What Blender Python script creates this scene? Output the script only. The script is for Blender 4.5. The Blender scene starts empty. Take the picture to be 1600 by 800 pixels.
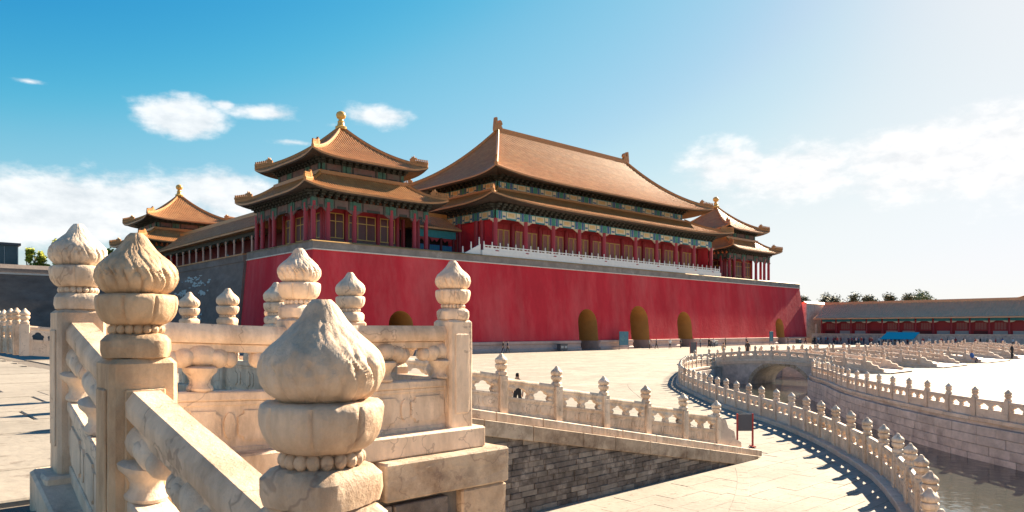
import bpy, bmesh, math, random
from mathutils import Vector, noise, geometry
random.seed(11)
R = math.radians
S = bpy.context.scene
COL = S.collection
EYE = 3.4

# ------------------------------------------------------------------ camera
cam_d = bpy.data.cameras.new('camera')
cam = bpy.data.objects.new('camera', cam_d); COL.objects.link(cam)
cam.location = (0, 0, EYE)
cam.rotation_euler = (R(90), 0, -math.asin(0.674))
cam_d.sensor_width = 36; cam_d.lens = 25.09
cam_d.shift_y = 0.0712
cam_d.clip_start = 0.05; cam_d.clip_end = 6000
S.camera = cam

# ------------------------------------------------------------------ sky and sun
SUN_EL, SUN_AZ = 31.0, 2.2           # azimuth from +X (west) towards +Y (south)
sun_dir = Vector((math.cos(R(SUN_EL))*math.cos(R(SUN_AZ)), math.cos(R(SUN_EL))*math.sin(R(SUN_AZ)), math.sin(R(SUN_EL))))
W = bpy.data.worlds.new('World'); S.world = W; W.use_nodes = True
wn, wl = W.node_tree.nodes, W.node_tree.links
bg = wn['Background']; bg.inputs['Strength'].default_value = 0.062
sky = wn.new('ShaderNodeTexSky'); sky.sky_type = 'NISHITA'; sky.sun_disc = False
sky.sun_elevation = R(SUN_EL); sky.sun_rotation = math.atan2(sun_dir.x, sun_dir.y)
sky.air_density = 1.0; sky.dust_density = 0.3; sky.ozone_density = 3.0; sky.altitude = 50
def wmath(op, a, b=None, c=None, clamp=False):
    n = wn.new('ShaderNodeMath'); n.operation = op; n.use_clamp = clamp
    for i, v in enumerate((a, b, c)):
        if v is None: continue
        if isinstance(v, (int, float)): n.inputs[i].default_value = v
        else: wl.new(v, n.inputs[i])
    return n.outputs[0]
tc = wn.new('ShaderNodeTexCoord'); sep = wn.new('ShaderNodeSeparateXYZ'); wl.new(tc.outputs['Generated'], sep.inputs[0])
az = wmath('ARCTAN2', sep.outputs[1], sep.outputs[0])
el = wmath('ARCSINE', sep.outputs[2])
cmb = wn.new('ShaderNodeCombineXYZ'); wl.new(az, cmb.inputs[0]); wl.new(wmath('MULTIPLY', el, 1.9), cmb.inputs[1])
n1 = wn.new('ShaderNodeTexNoise'); n1.inputs['Scale'].default_value = 6.5; n1.inputs['Detail'].default_value = 9; n1.inputs['Roughness'].default_value = 0.62
wl.new(cmb.outputs[0], n1.inputs['Vector'])
n2 = wn.new('ShaderNodeTexNoise'); n2.inputs['Scale'].default_value = 22; n2.inputs['Detail'].default_value = 6; n2.inputs['Roughness'].default_value = 0.6
wl.new(cmb.outputs[0], n2.inputs['Vector'])
fuzz = wmath('ADD', wmath('MULTIPLY', wmath('SUBTRACT', n1.outputs[0], 0.5), 1.5), wmath('MULTIPLY', wmath('SUBTRACT', n2.outputs[0], 0.5), 1.1))
CAMAZ = math.atan2(0.738, 0.674)
def sky_dir(px, py):                  # a compass bearing and height above the horizon, used once to note where clouds hang
    r = math.atan((px-800)/1115.0)
    return CAMAZ - r, math.atan((514-py)/1115.0*math.cos(r))
field = None
for (px, py, w, h, k) in [(292,186,.058,.030,1.0),(415,177,.062,.014,.9),(350,165,.022,.008,.7),(588,182,.062,.020,1.0),(455,222,.05,.006,.6),
                          (45,127,.02,.004,.5),(110,312,.22,.045,1.0),(350,300,.10,.045,1.0),(20,330,.18,.05,1.0),(1130,262,.085,.038,1.0),(1250,270,.12,.05,.9),(1440,250,.16,.055,1.0),(1590,240,.14,.06,1.0),
                          (1750,230,.2,.07,1.0),(-250,300,.3,.06,1.0),(520,195,.03,.008,.5)]:
    a0, e0 = sky_dir(px, py)
    dx = wmath('DIVIDE', wmath('SUBTRACT', az, a0), w); dy = wmath('DIVIDE', wmath('SUBTRACT', el, e0), h)
    d = wmath('SQRT', wmath('ADD', wmath('MULTIPLY', dx, dx), wmath('MULTIPLY', dy, dy)))
    f = wmath('MULTIPLY', wmath('SUBTRACT', 1.15, d), k)
    field = f if field is None else wmath('MAXIMUM', field, f)
# a loose belt of cloud all round the horizon, so that the sky goes on outside the view
belt = wmath('SUBTRACT', 0.42, wmath('ABSOLUTE', wmath('DIVIDE', wmath('SUBTRACT', el, 0.17), 0.16)))
field = wmath('MAXIMUM', field, wmath('SUBTRACT', belt, 0.55))
dens = wn.new('ShaderNodeMapRange'); dens.interpolation_type = 'SMOOTHSTEP'
wl.new(wmath('ADD', field, fuzz), dens.inputs[0]); dens.inputs[1].default_value = 0.14; dens.inputs[2].default_value = 0.78
dens.inputs[3].default_value = 0; dens.inputs[4].default_value = 0.82
# one tone curve for the whole sky (the photograph's film response): nothing in it depends on direction
pre = wn.new('ShaderNodeVectorMath'); pre.operation = 'SCALE'; pre.inputs['Scale'].default_value = .1; wl.new(sky.outputs[0], pre.inputs[0])
tone = wn.new('ShaderNodeRGBCurve'); wl.new(pre.outputs[0], tone.inputs['Color'])
for ch, pts in enumerate(([(0,0),(.10,.015),(.14,.05),(.2,.22),(.28,.42),(.33,.55),(.5,.82),(.8,.92),(1,.95)],
                          [(0,0),(.2,.26),(.24,.37),(.33,.57),(.45,.70),(.5,.77),(.65,.88),(1,.95)],
                          [(0,0),(.35,.58),(.41,.66),(.56,.79),(.7,.86),(.9,.92),(1,.95)])):
    c_ = tone.mapping.curves[ch]
    c_.points[0].location = pts[0]; c_.points[-1].location = pts[-1]
    for p in pts[1:-1]: c_.points.new(*p)
tone.mapping.update()
tint = wn.new('ShaderNodeVectorMath'); tint.operation = 'SCALE'; tint.inputs['Scale'].default_value = 4.3; wl.new(tone.outputs[0], tint.inputs[0])
cl = wn.new('ShaderNodeMix'); cl.data_type = 'RGBA'
wl.new(dens.outputs[0], cl.inputs[0]); wl.new(tint.outputs[0], cl.inputs[6]); 
cv = wn.new('ShaderNodeMapRange'); wl.new(n2.outputs[0], cv.inputs[0]); cv.inputs[1].default_value = .32; cv.inputs[2].default_value = .62
cc = wn.new('ShaderNodeMix'); cc.data_type = 'RGBA'; wl.new(cv.outputs[0], cc.inputs[0]); cc.inputs[6].default_value = (3.7, 3.75, 3.85, 1); cc.inputs[7].default_value = (4.9, 4.8, 4.75, 1)
wl.new(cc.outputs[2], cl.inputs[7])
wl.new(cl.outputs[2], bg.inputs['Color'])

sd = bpy.data.lights.new('sun', 'SUN'); sd.energy = 5.0; sd.angle = R(0.6); sd.color = (1.0, 0.84, 0.62)
so = bpy.data.objects.new('sun', sd); COL.objects.link(so); so.location = (60, -20, 80)
so.rotation_euler = (-sun_dir).to_track_quat('-Z', 'Y').to_euler()
S.view_settings.view_transform = 'Standard'; S.view_settings.look = 'None'
S.view_settings.gamma = 1; S.view_settings.exposure = 1.92

# ------------------------------------------------------------------ materials
M = {}
def mat(name, c, rough=.7, var=.25, scale=3.0, c2=None, bump=.0, bscale=20.0, spec=.4, metal=0, stretch=None, c2amt=(.5,.75)):
    """base colour with a broad patchy second colour and fine relief, all in object space"""
    m = bpy.data.materials.new(name); m.use_nodes = True
    nt = m.node_tree; N, L = nt.nodes, nt.links; b = N['Principled BSDF']
    b.inputs['Roughness'].default_value = rough; b.inputs['Specular IOR Level'].default_value = spec; b.inputs['Metallic'].default_value = metal
    t = N.new('ShaderNodeTexCoord'); src = t.outputs['Object']
    oi = N.new('ShaderNodeObjectInfo')
    ad = N.new('ShaderNodeVectorMath'); ad.operation = 'ADD'; L.new(src, ad.inputs[0])
    sc = N.new('ShaderNodeVectorMath'); sc.operation = 'SCALE'; L.new(oi.outputs['Location'], sc.inputs[0]); sc.inputs['Scale'].default_value = 1.0
    L.new(sc.outputs[0], ad.inputs[1]); vec = ad.outputs[0]
    if stretch:
        mp = N.new('ShaderNodeMapping'); mp.inputs['Scale'].default_value = stretch; L.new(vec, mp.inputs[0]); vec2 = mp.outputs[0]
    else: vec2 = vec
    n = N.new('ShaderNodeTexNoise'); n.inputs['Scale'].default_value = scale; n.inputs['Detail'].default_value = 7; n.inputs['Roughness'].default_value = .65
    L.new(vec2, n.inputs['Vector'])
    r1 = N.new('ShaderNodeMapRange'); L.new(n.outputs[0], r1.inputs[0]); r1.inputs[1].default_value = .25; r1.inputs[2].default_value = .75
    r1.inputs[3].default_value = 1-var; r1.inputs[4].default_value = 1+var
    hs = N.new('ShaderNodeHueSaturation'); L.new(r1.outputs[0], hs.inputs['Value'])
    if c2:
        n3 = N.new('ShaderNodeTexNoise'); n3.inputs['Scale'].default_value = scale*.45; n3.inputs['Detail'].default_value = 8; n3.inputs['Roughness'].default_value = .7
        of = N.new('ShaderNodeVectorMath'); of.inputs[1].default_value = (7.3, 3.1, 5.7); L.new(vec2, of.inputs[0]); L.new(of.outputs[0], n3.inputs['Vector'])
        r3 = N.new('ShaderNodeMapRange'); L.new(n3.outputs[0], r3.inputs[0]); r3.inputs[1].default_value = c2amt[0]; r3.inputs[2].default_value = c2amt[1]
        mx = N.new('ShaderNodeMix'); mx.data_type = 'RGBA'; L.new(r3.outputs[0], mx.inputs[0])
        mx.inputs[6].default_value = (*c, 1); mx.inputs[7].default_value = (*c2, 1); L.new(mx.outputs[2], hs.inputs['Color'])
    else: hs.inputs['Color'].default_value = (*c, 1)
    L.new(hs.outputs[0], b.inputs['Base Color'])
    if name in ('marble', 'stone_block', 'marble_far'):
        nv = N.new('ShaderNodeTexNoise'); nv.inputs['Scale'].default_value = 1.6; nv.inputs['Detail'].default_value = 5; nv.inputs['Roughness'].default_value = .55; nv.inputs['Distortion'].default_value = .3
        L.new(vec, nv.inputs['Vector'])
        ab = N.new('ShaderNodeMath'); ab.operation = 'SUBTRACT'; L.new(nv.outputs[0], ab.inputs[0]); ab.inputs[1].default_value = .5
        ab2 = N.new('ShaderNodeMath'); ab2.operation = 'ABSOLUTE'; L.new(ab.outputs[0], ab2.inputs[0])
        rv = N.new('ShaderNodeMapRange'); L.new(ab2.outputs[0], rv.inputs[0]); rv.inputs[1].default_value = .002; rv.inputs[2].default_value = .007; rv.inputs[3].default_value = .4; rv.inputs[4].default_value = 0
        mv = N.new('ShaderNodeMix'); mv.data_type = 'RGBA'; L.new(rv.outputs[0], mv.inputs[0]); L.new(hs.outputs[0], mv.inputs[6]); mv.inputs[7].default_value = (.16,.10,.085,1)
        tn = N.new('ShaderNodeMapRange'); L.new(oi.outputs['Random'], tn.inputs[0]); tn.inputs[3].default_value = 0; tn.inputs[4].default_value = .38
        mt = N.new('ShaderNodeMix'); mt.data_type = 'RGBA'; mt.blend_type = 'MULTIPLY'; L.new(tn.outputs[0], mt.inputs[0]); L.new(mv.outputs[2], mt.inputs[6]); mt.inputs[7].default_value = (.82,.60,.42,1)
        L.new(mt.outputs[2], b.inputs['Base Color'])
    if bump:
        n4 = N.new('ShaderNodeTexNoise'); n4.inputs['Scale'].default_value = bscale; n4.inputs['Detail'].default_value = 8; n4.inputs['Roughness'].default_value = .7
        L.new(vec, n4.inputs['Vector'])
        bp = N.new('ShaderNodeBump'); bp.inputs['Strength'].default_value = bump; bp.inputs['Distance'].default_value = .3/bscale
        L.new(n4.outputs[0], bp.inputs['Height']); L.new(bp.outputs[0], b.inputs['Normal'])
    M[name] = m
    return m
mat('marble_brown', (.62,.42,.26), .65, .3, 8, c2=(.24,.13,.065), bump=.9, bscale=34, c2amt=(.42,.74), stretch=(1,1,.38))  # for one weathered post; the brown also holds warm shading put into the colour
mat('marble', (.76,.60,.46), .6, .26, 8, c2=(.37,.26,.18), bump=.9, bscale=34, c2amt=(.45,.74), stretch=(1,1,.38))
mat('marble_far', (.68,.54,.44), .6, .2, 2.2, c2=(.46,.33,.25), bump=.3, bscale=12, c2amt=(.5,.8))
mat('marble_white', (.74,.72,.70), .6, .08, 2)
mat('stone_block', (.50,.39,.29), .75, .3, 3.5, c2=(.20,.13,.085), bump=.8, bscale=18, c2amt=(.45,.66))
mat('stone_bank', (.58,.47,.42), .75, .3, 2.2, c2=(.32,.245,.22), bump=.6, bscale=14, c2amt=(.45,.75))
mat('brick_dark', (.145,.12,.107), .95, .6, 5.0, c2=(.31,.26,.225), bump=1.0, bscale=14, c2amt=(.50,.64), spec=.1)
mat('brick_pale', (.24,.20,.17), .9, .5, 3.0, c2=(.10,.08,.07), bump=.8, bscale=20, c2amt=(.5,.75))
mat('mortar', (.16,.135,.115), .9, .3, 6, bump=.5)
mat('brick_grey', (.17,.138,.125), .85, .35, .35, c2=(.22,.20,.20), bump=.4, bscale=2.5, stretch=(1,1,2.2))
mat('parapet', (.22,.195,.18), .85, .35, .8, c2=(.40,.37,.34), bump=.4, bscale=4, c2amt=(.58,.72))
mat('parapet_line', (.62,.56,.50), .8, .2, 1.0)
mat('coping_tile', (.44,.26,.10), .5, .2, 2)
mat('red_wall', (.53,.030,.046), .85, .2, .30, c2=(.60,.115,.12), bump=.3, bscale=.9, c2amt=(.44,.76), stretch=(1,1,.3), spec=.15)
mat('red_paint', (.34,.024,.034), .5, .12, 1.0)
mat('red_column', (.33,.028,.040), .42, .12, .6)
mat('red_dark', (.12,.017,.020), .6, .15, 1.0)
mat('gold', (.60,.37,.10), .4, .15, 2.0)
mat('ochre', (.52,.25,.075), .8, .2, .4)
mat('plinth', (.56,.38,.33), .75, .2, .6, c2=(.33,.23,.21), bump=.3, bscale=5)
mat('tile', (.42,.19,.070), .5, .25, 1.1, c2=(.50,.26,.105), stretch=(1,1,2), spec=.5, c2amt=(.45,.7))
mat('cream_dull', (.47,.37,.28), .7, .15, 2)
mat('tile_gold', (.41,.175,.046), .38, .2, 2.5, spec=.5)
mat('tile_grey', (.70,.36,.20), .5, .15, 1.0)
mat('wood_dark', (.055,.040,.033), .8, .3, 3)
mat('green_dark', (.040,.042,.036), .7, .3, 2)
mat('green_paint', (.05,.24,.20), .6, .2, 2)
mat('teal_paint', (.03,.22,.26), .6, .2, 2)
mat('cream_gold', (.62,.44,.22), .6, .2, 3)
mat('blue_paint', (.05,.12,.30), .6, .2, 2)
mat('cream_paint', (.64,.56,.44), .65, .15, 2)
mat('purple_beam', (.15,.085,.08), .7, .35, 1.5, c2=(.09,.12,.10))
mat('green_dull', (.05,.125,.10), .7, .3, 3, c2=(.10,.11,.09))
mat('lattice', (.36,.13,.12), .7, .25, 9)
mat('pane', (.10,.022,.025), .35, .2, 1.5)
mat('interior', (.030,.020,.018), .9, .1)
mat('asphalt_grey', (.10,.10,.11), .6, .1)
mat('sign_grey', (.085,.085,.10), .5, .08)
mat('sign_blue', (.05,.16,.23), .5, .25, 2.5, c2=(.12,.26,.24))
mat('red_post', (.36,.035,.03), .45, .1)
mat('tarp', (.003,.085,.20), 1.0, .1, spec=0)
mat('metal_grey', (.35,.36,.38), .4, .1)
mat('glass_blue', (.035,.085,.12), .2, .3, .4)
mat('bark', (.10,.07,.05), .9, .3, 4)
mat('leaf_yellow', (.34,.36,.035), .7, .35, .8)
mat('leaf_green', (.075,.10,.04), .7, .35, .8)
mat('leaf_pale', (.16,.19,.07), .7, .3, .8)
mat('efflorescence', (.42,.50,.52), .9, .2, 3)
for nm, c in dict(cloth_black=(.02,.02,.025), cloth_white=(.7,.7,.7), cloth_blue=(.05,.13,.36), cloth_red=(.35,.05,.05), cloth_navy=(.025,.035,.08), cloth_cyan=(.05,.35,.5),
                  cloth_tan=(.33,.25,.17), cloth_grey=(.2,.2,.21), skin=(.45,.27,.19), hair=(.015,.012,.012), shoe=(.03,.03,.03)).items():
    mat(nm, c, .8, .12, 6)

def paving_material(name, c, sx, sy, joint=.55, pits=True):
    m = bpy.data.materials.new(name); m.use_nodes = True
    nt = m.node_tree; N, L = nt.nodes, nt.links; b = N['Principled BSDF']; b.inputs['Roughness'].default_value = .8; b.inputs['Specular IOR Level'].default_value = .25
    t = N.new('ShaderNodeTexCoord')
    oi = N.new('ShaderNodeObjectInfo')
    ad = N.new('ShaderNodeVectorMath'); ad.operation = 'ADD'; L.new(t.outputs['Object'], ad.inputs[0]); L.new(oi.outputs['Location'], ad.inputs[1])
    V = ad.outputs[0]
    br = N.new('ShaderNodeTexBrick'); br.inputs['Scale'].default_value = 1; br.inputs['Brick Width'].default_value = sx; br.inputs['Row Height'].default_value = sy
    br.inputs['Mortar Size'].default_value = .012; br.inputs['Mortar Smooth'].default_value = .3
    br.inputs['Color1'].default_value = (c[0]*.86, c[1]*.86, c[2]*.86, 1); br.inputs['Color2'].default_value = (c[0]*1.07, c[1]*1.06, c[2]*1.05, 1)
    br.inputs['Mortar'].default_value = (c[0]*joint, c[1]*joint, c[2]*joint, 1); L.new(V, br.inputs['Vector'])
    n = N.new('ShaderNodeTexNoise'); n.inputs['Scale'].default_value = .35; n.inputs['Detail'].default_value = 9; n.inputs['Roughness'].default_value = .7; L.new(V, n.inputs['Vector'])
    r = N.new('ShaderNodeMapRange'); L.new(n.outputs[0], r.inputs[0]); r.inputs[1].default_value = .3; r.inputs[2].default_value = .7; r.inputs[3].default_value = .70; r.inputs[4].default_value = 1.15
    hs = N.new('ShaderNodeHueSaturation'); L.new(br.outputs[0], hs.inputs['Color']); L.new(r.outputs[0], hs.inputs['Value'])
    out = hs.outputs[0]
    if pits:
        mp = N.new('ShaderNodeMapping'); mp.inputs['Scale'].default_value = (1, 2.2, 1); mp.inputs['Rotation'].default_value = (0,0,R(15)); L.new(V, mp.inputs[0])
        p = N.new('ShaderNodeTexNoise'); p.inputs['Scale'].default_value = 3.2; p.inputs['Detail'].default_value = 5; p.inputs['Roughness'].default_value = .8; L.new(mp.outputs[0], p.inputs['Vector'])
        pr = N.new('ShaderNodeMapRange'); L.new(p.outputs[0], pr.inputs[0]); pr.inputs[1].default_value = .57; pr.inputs[2].default_value = .66
        mx = N.new('ShaderNodeMix'); mx.data_type = 'RGBA'; L.new(pr.outputs[0], mx.inputs[0]); L.new(out, mx.inputs[6]); mx.inputs[7].default_value = (c[0]*.5, c[1]*.46, c[2]*.44, 1)
        out = mx.outputs[2]
    L.new(out, b.inputs['Base Color'])
    bp = N.new('ShaderNodeBump'); bp.inputs['Strength'].default_value = .5; bp.inputs['Distance'].default_value = .02
    n4 = N.new('ShaderNodeTexNoise'); n4.inputs['Scale'].default_value = 9; n4.inputs['Detail'].default_value = 6; L.new(V, n4.inputs['Vector'])
    L.new(n4.outputs[0], bp.inputs['Height']); L.new(bp.outputs[0], b.inputs['Normal'])
    M[name] = m
paving_material('paving', (.345,.305,.26), .9, .45)
paving_material('paving_slab', (.345,.305,.26), 40, 40)
paving_material('ramp_brick', (.40,.35,.31), .42, .2, .5)

def water_material():
    m = bpy.data.materials.new('water'); m.use_nodes = True
    nt = m.node_tree; N, L = nt.nodes, nt.links; b = N['Principled BSDF']
    b.inputs['Base Color'].default_value = (.055,.058,.05, 1); b.inputs['Roughness'].default_value = .06; b.inputs['IOR'].default_value = 1.5
    t = N.new('ShaderNodeTexCoord')
    mp = N.new('ShaderNodeMapping'); mp.inputs['Scale'].default_value = (1, 1.0, 1); mp.inputs['Rotation'].default_value = (0,0,R(40)); L.new(t.outputs['Object'], mp.inputs[0])
    n = N.new('ShaderNodeTexNoise'); n.inputs['Scale'].default_value = 2.6; n.inputs['Detail'].default_value = 4; L.new(mp.outputs[0], n.inputs['Vector'])
    bp = N.new('ShaderNodeBump'); bp.inputs['Strength'].default_value = .35; bp.inputs['Distance'].default_value = .05; L.new(n.outputs[0], bp.inputs['Height']); L.new(bp.outputs[0], b.inputs['Normal'])
    M['water'] = m
water_material()

# ------------------------------------------------------------------ mesh helpers
class MB:
    def __init__(s): s.v = []; s.f = []; s.m = []; s.cur = 0
    def add(s, vs, fs):
        o = len(s.v); s.v += [tuple(v) for v in vs]; s.f += [tuple(i+o for i in f) for f in fs]; s.m += [s.cur]*len(fs)
    def box(s, x0, x1, y0, y1, z0, z1, top=1.0):
        cx, cy = (x0+x1)/2, (y0+y1)/2; hx, hy = (x1-x0)/2, (y1-y0)/2
        vs = [(cx+i*hx*k, cy+j*hy*k, z) for z, k in ((z0,1),(z1,top)) for i, j in ((-1,-1),(1,-1),(1,1),(-1,1))]
        s.add(vs, [(3,2,1,0),(4,5,6,7),(0,1,5,4),(1,2,6,5),(2,3,7,6),(3,0,4,7)])
    def cbox(s, x0, x1, y0, y1, z0, z1, c=.01):
        """a box with chamfered edges"""
        vs = []
        for z, k in ((z0,c),(z0+c,0),(z1-c,0),(z1,c)):
            X0, X1, Y0, Y1 = x0+k, x1-k, y0+k, y1-k
            vs += [(X0+c,Y0,z),(X1-c,Y0,z),(X1,Y0+c,z),(X1,Y1-c,z),(X1-c,Y1,z),(X0+c,Y1,z),(X0,Y1-c,z),(X0,Y0+c,z)]
        fs = [tuple(range(7,-1,-1)), tuple(range(24,32))]
        for l in range(3):
            for i in range(8): fs.append((l*8+i, l*8+(i+1)%8, l*8+8+(i+1)%8, l*8+8+i))
        s.add(vs, fs)
    def prism(s, pts, y0, y1, ax='xz'):
        """an outline in (x,z) or (y,z) or (x,y) given depth along the third axis"""
        n = len(pts)
        def P(a, b, d): return (a, d, b) if ax == 'xz' else ((d, a, b) if ax == 'yz' else (a, b, d))
        vs = [P(a, b, y0) for a, b in pts] + [P(a, b, y1) for a, b in pts]
        fs = [tuple(range(n)), tuple(range(2*n-1, n-1, -1))] + [(i, n+i, n+(i+1)%n, (i+1)%n) for i in range(n)]
        s.add(vs, fs)
    def lathe(s, prof, n=12, cx=0, cy=0, fn=None, sx=1, sy=1):
        vs = []
        for r, z in prof:
            for k in range(n):
                a = 2*math.pi*k/n; rr = r*(fn(z, a) if fn else 1)
                vs.append((cx+rr*math.cos(a)*sx, cy+rr*math.sin(a)*sy, z))
        fs = [(j*n+k, j*n+(k+1)%n, (j+1)*n+(k+1)%n, (j+1)*n+k) for j in range(len(prof)-1) for k in range(n)]
        fs += [tuple(range(n-1,-1,-1)), tuple((len(prof)-1)*n+k for k in range(n))]
        s.add(vs, fs)
    def ell(s, c, r, n=8, m=5):
        prof = [(max(.02,math.sin(math.pi*i/m)), -math.cos(math.pi*i/m)) for i in range(m+1)]
        o = len(s.v); s.lathe(prof, n)
        for i in range(o, len(s.v)):
            v = s.v[i]; s.v[i] = (c[0]+v[0]*r[0], c[1]+v[1]*r[1], c[2]+v[2]*r[2])
    def tube(s, pts, r, n=6):
        pts = [Vector(p) for p in pts]; vs = []
        for i, p in enumerate(pts):
            d = (pts[min(i+1,len(pts)-1)]-pts[max(i-1,0)]).normalized()
            a = d.cross(Vector((0,0,1)) if abs(d.z) < .95 else Vector((1,0,0))).normalized(); b = d.cross(a)
            rr = r[i] if isinstance(r, (list, tuple)) else r
            vs += [p+(a*math.cos(2*math.pi*k/n)+b*math.sin(2*math.pi*k/n))*rr for k in range(n)]
        fs = [(j*n+k, j*n+(k+1)%n, (j+1)*n+(k+1)%n, (j+1)*n+k) for j in range(len(pts)-1) for k in range(n)]
        fs += [tuple(range(n-1,-1,-1)), tuple((len(pts)-1)*n+k for k in range(n))]
        s.add(vs, fs)
    def sweep(s, pts, w, h, up=0.0):
        """a rectangular bar along a path, its base on the path"""
        pts = [Vector(p) for p in pts]; vs = []
        for i, p in enumerate(pts):
            d = (pts[min(i+1,len(pts)-1)]-pts[max(i-1,0)]); d.z = 0; d.normalize()
            a = Vector((-d.y, d.x, 0))
            for u, z in ((-1,-.05),(1,-.05),(1,h*.7),(.55,h),(-.55,h),(-1,h*.7)): vs.append(p + a*(u*w/2) + Vector((0,0,z+up)))
        n = 6
        fs = [(j*n+k, j*n+(k+1)%n, (j+1)*n+(k+1)%n, (j+1)*n+k) for j in range(len(pts)-1) for k in range(n)]
        fs += [tuple(range(n-1,-1,-1)), tuple((len(pts)-1)*n+k for k in range(n))]
        s.add(vs, fs)
    def shear(s, k):                  # z += k*x
        s.v = [(x, y, z+k*x) for x, y, z in s.v]
    def mesh(s, name, mats, smooth=False, fix=True):
        me = bpy.data.meshes.new(name); me.from_pydata(s.v, [], s.f)
        for m in (mats if isinstance(mats, (list, tuple)) else [mats]): me.materials.append(M[m])
        me.polygons.foreach_set('material_index', s.m)
        if fix:
            bm = bmesh.new(); bm.from_mesh(me); bmesh.ops.recalc_face_normals(bm, faces=bm.faces); bm.to_mesh(me); bm.free()
        if smooth:
            me.polygons.foreach_set('use_smooth', [True]*len(me.polygons))
            if smooth != 'all': me.set_sharp_from_angle(angle=R(40))
        me.update(); return me
def tag(o, label=None, cat=None, group=None, kind=None):
    if label: o['label'] = label
    if cat: o['category'] = cat
    if group: o['group'] = group
    if kind: o['kind'] = kind
    return o
def put(name, me, parent=None, loc=(0,0,0), rz=0.0, sc=(1,1,1), kind=None):
    o = bpy.data.objects.new(name, me); COL.objects.link(o)
    o.location = loc; o.rotation_euler = (0,0,rz); o.scale = sc
    if parent: o.parent = parent
    if kind: o['kind'] = kind
    return o
def thing(name, label, cat, loc=(0,0,0), rz=0.0, group=None):
    o = put(name, None, None, loc, rz); o.empty_display_size = .3
    return tag(o, label, cat, group)
def sub(a, b): return (a[0]-b[0], a[1]-b[1], a[2]-b[2])

# ------------------------------------------------------------------ ground, river channel, water
def smooth_line(pts, n=6):
    P = [Vector(p) for p in pts]; out = []
    for i in range(len(P)-1):
        p0, p1, p2, p3 = P[max(i-1,0)], P[i], P[i+1], P[min(i+2,len(P)-1)]
        for k in range(n):
            t = k/n
            out.append(.5*((2*p1)+(p2-p0)*t+(2*p0-5*p1+4*p2-p3)*t*t+(3*p1-p0-3*p2+p3)*t**3))
    return out+[P[-1]]
south_bank = smooth_line([(5,-60),(5.6,-14),(6.2,-4),(7.2,0),(8.6,1.9),(10.1,2.8),(12.6,3.65),(15.05,4.8),(17.3,6.1),(19.2,7.5),(21.3,9.2),(23.6,11.4),(25.6,13.7),(28.3,16.8),(30.9,19.4),(35.8,24.0),(40,27.0),(45,30.2),(50.5,33.2),(57,34.6),(70,35),(110,35),(160,35),(210,35)])
north_bank = smooth_line([(14,-60),(15,-14),(18,-7),(22,-2),(26,2.2),(29.2,6.3),(31.4,9.1),(35.4,13),(40,16.8),(45,20.0),(50,23.4),(56.5,24.9),(70,25),(110,25),(160,25),(210,25)])
BIG = 900.0
def poly_mesh(name, loops, z, m):
    v = []; f = []
    for lp in loops:
        L3 = [Vector((p[0], p[1], 0)) for p in lp]; o = len(v); v += [(p.x, p.y, z) for p in L3]
        f += [tuple(i+o for i in t) for t in geometry.tessellate_polygon([L3])]
    me = bpy.data.meshes.new(name); me.from_pydata(v, [], f); me.materials.append(M[m])
    bm = bmesh.new(); bm.from_mesh(me)
    for q in bm.faces:
        if q.normal.z < 0: q.normal_flip()
    bm.to_mesh(me); bm.free(); return me
sb = [(p.x,p.y) for p in south_bank]; nb = [(p.x,p.y) for p in north_bank]
sA = [(5,-BIG)] + sb + [(210,35),(BIG,35),(BIG,BIG),(-BIG,BIG),(-BIG,-BIG)]
sB = [(14,-BIG)] + nb + [(BIG,25),(BIG,-BIG)]
def dedupe(L):
    out = []
    for p in L:
        if not out or (Vector(p)-Vector(out[-1])).length > 1e-4: out.append(p)
    return out
ground = put('plaza_ground', poly_mesh('plaza_ground', [dedupe(sA), dedupe(sB)], 0, 'paving'), kind='structure')
water = put('river_water', poly_mesh('river_water', [[(2,-60),(215,-60),(215,40),(2,40)]], -1.42, 'water'), kind='structure')

def offset_line(L, d):
    out = []
    for i, p in enumerate(L):
        t = (L[min(i+1,len(L)-1)]-L[max(i-1,0)]).normalized(); out.append(p + Vector((-t.y, t.x))*d)
    return out
def walk(L, step, start=0.0, stop=None):
    """points at an even step along a line, with the running length"""
    out = []; acc = 0; want = start
    for a, b in zip(L[:-1], L[1:]):
        d = (b-a).length
        while want <= acc+d and (stop is None or want <= stop):
            out.append(a.lerp(b, (want-acc)/d)); want += step
        acc += d
    return out
def len_at(L, x):                      # running length where the line first passes x
    acc = 0
    for a, b in zip(L[:-1], L[1:]):
        if a.x <= x < b.x: return acc + (b-a).length*(x-a.x)/(b.x-a.x)
        acc += (b-a).length
    return acc
def bank_wall(name, L, side, label):
    """backing wall of the channel plus single blocks where the photograph shows them"""
    mb = MB(); In = offset_line(L, side*.12)
    vs = []; fs = []
    for p in In: vs += [(p.x, p.y, -.005), (p.x, p.y, -2.2)]
    for i in range(len(In)-1): fs.append((2*i, 2*i+1, 2*i+3, 2*i+2))
    mb.add(vs, fs)
    return tag(put(name, mb.mesh(name, 'stone_bank')), label, 'wall')
south_wall = bank_wall('river_wall', south_bank, 1, 'pale stone retaining wall under the curved rail nearest the red gate')
north_wall = bank_wall('river_wall', north_bank, -1, 'stone block retaining wall across the water with its courses in full view')
def block_mesh(l, h, d=.3):
    mb = MB(); mb.cbox(-l/2, l/2, -d/2, d/2, -h/2, h/2, .014); return mb.mesh('stone_block', 'stone_bank')
BLK = [block_mesh(l, .335) for l in (.95, 1.15, 1.35, 1.55)]
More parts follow.
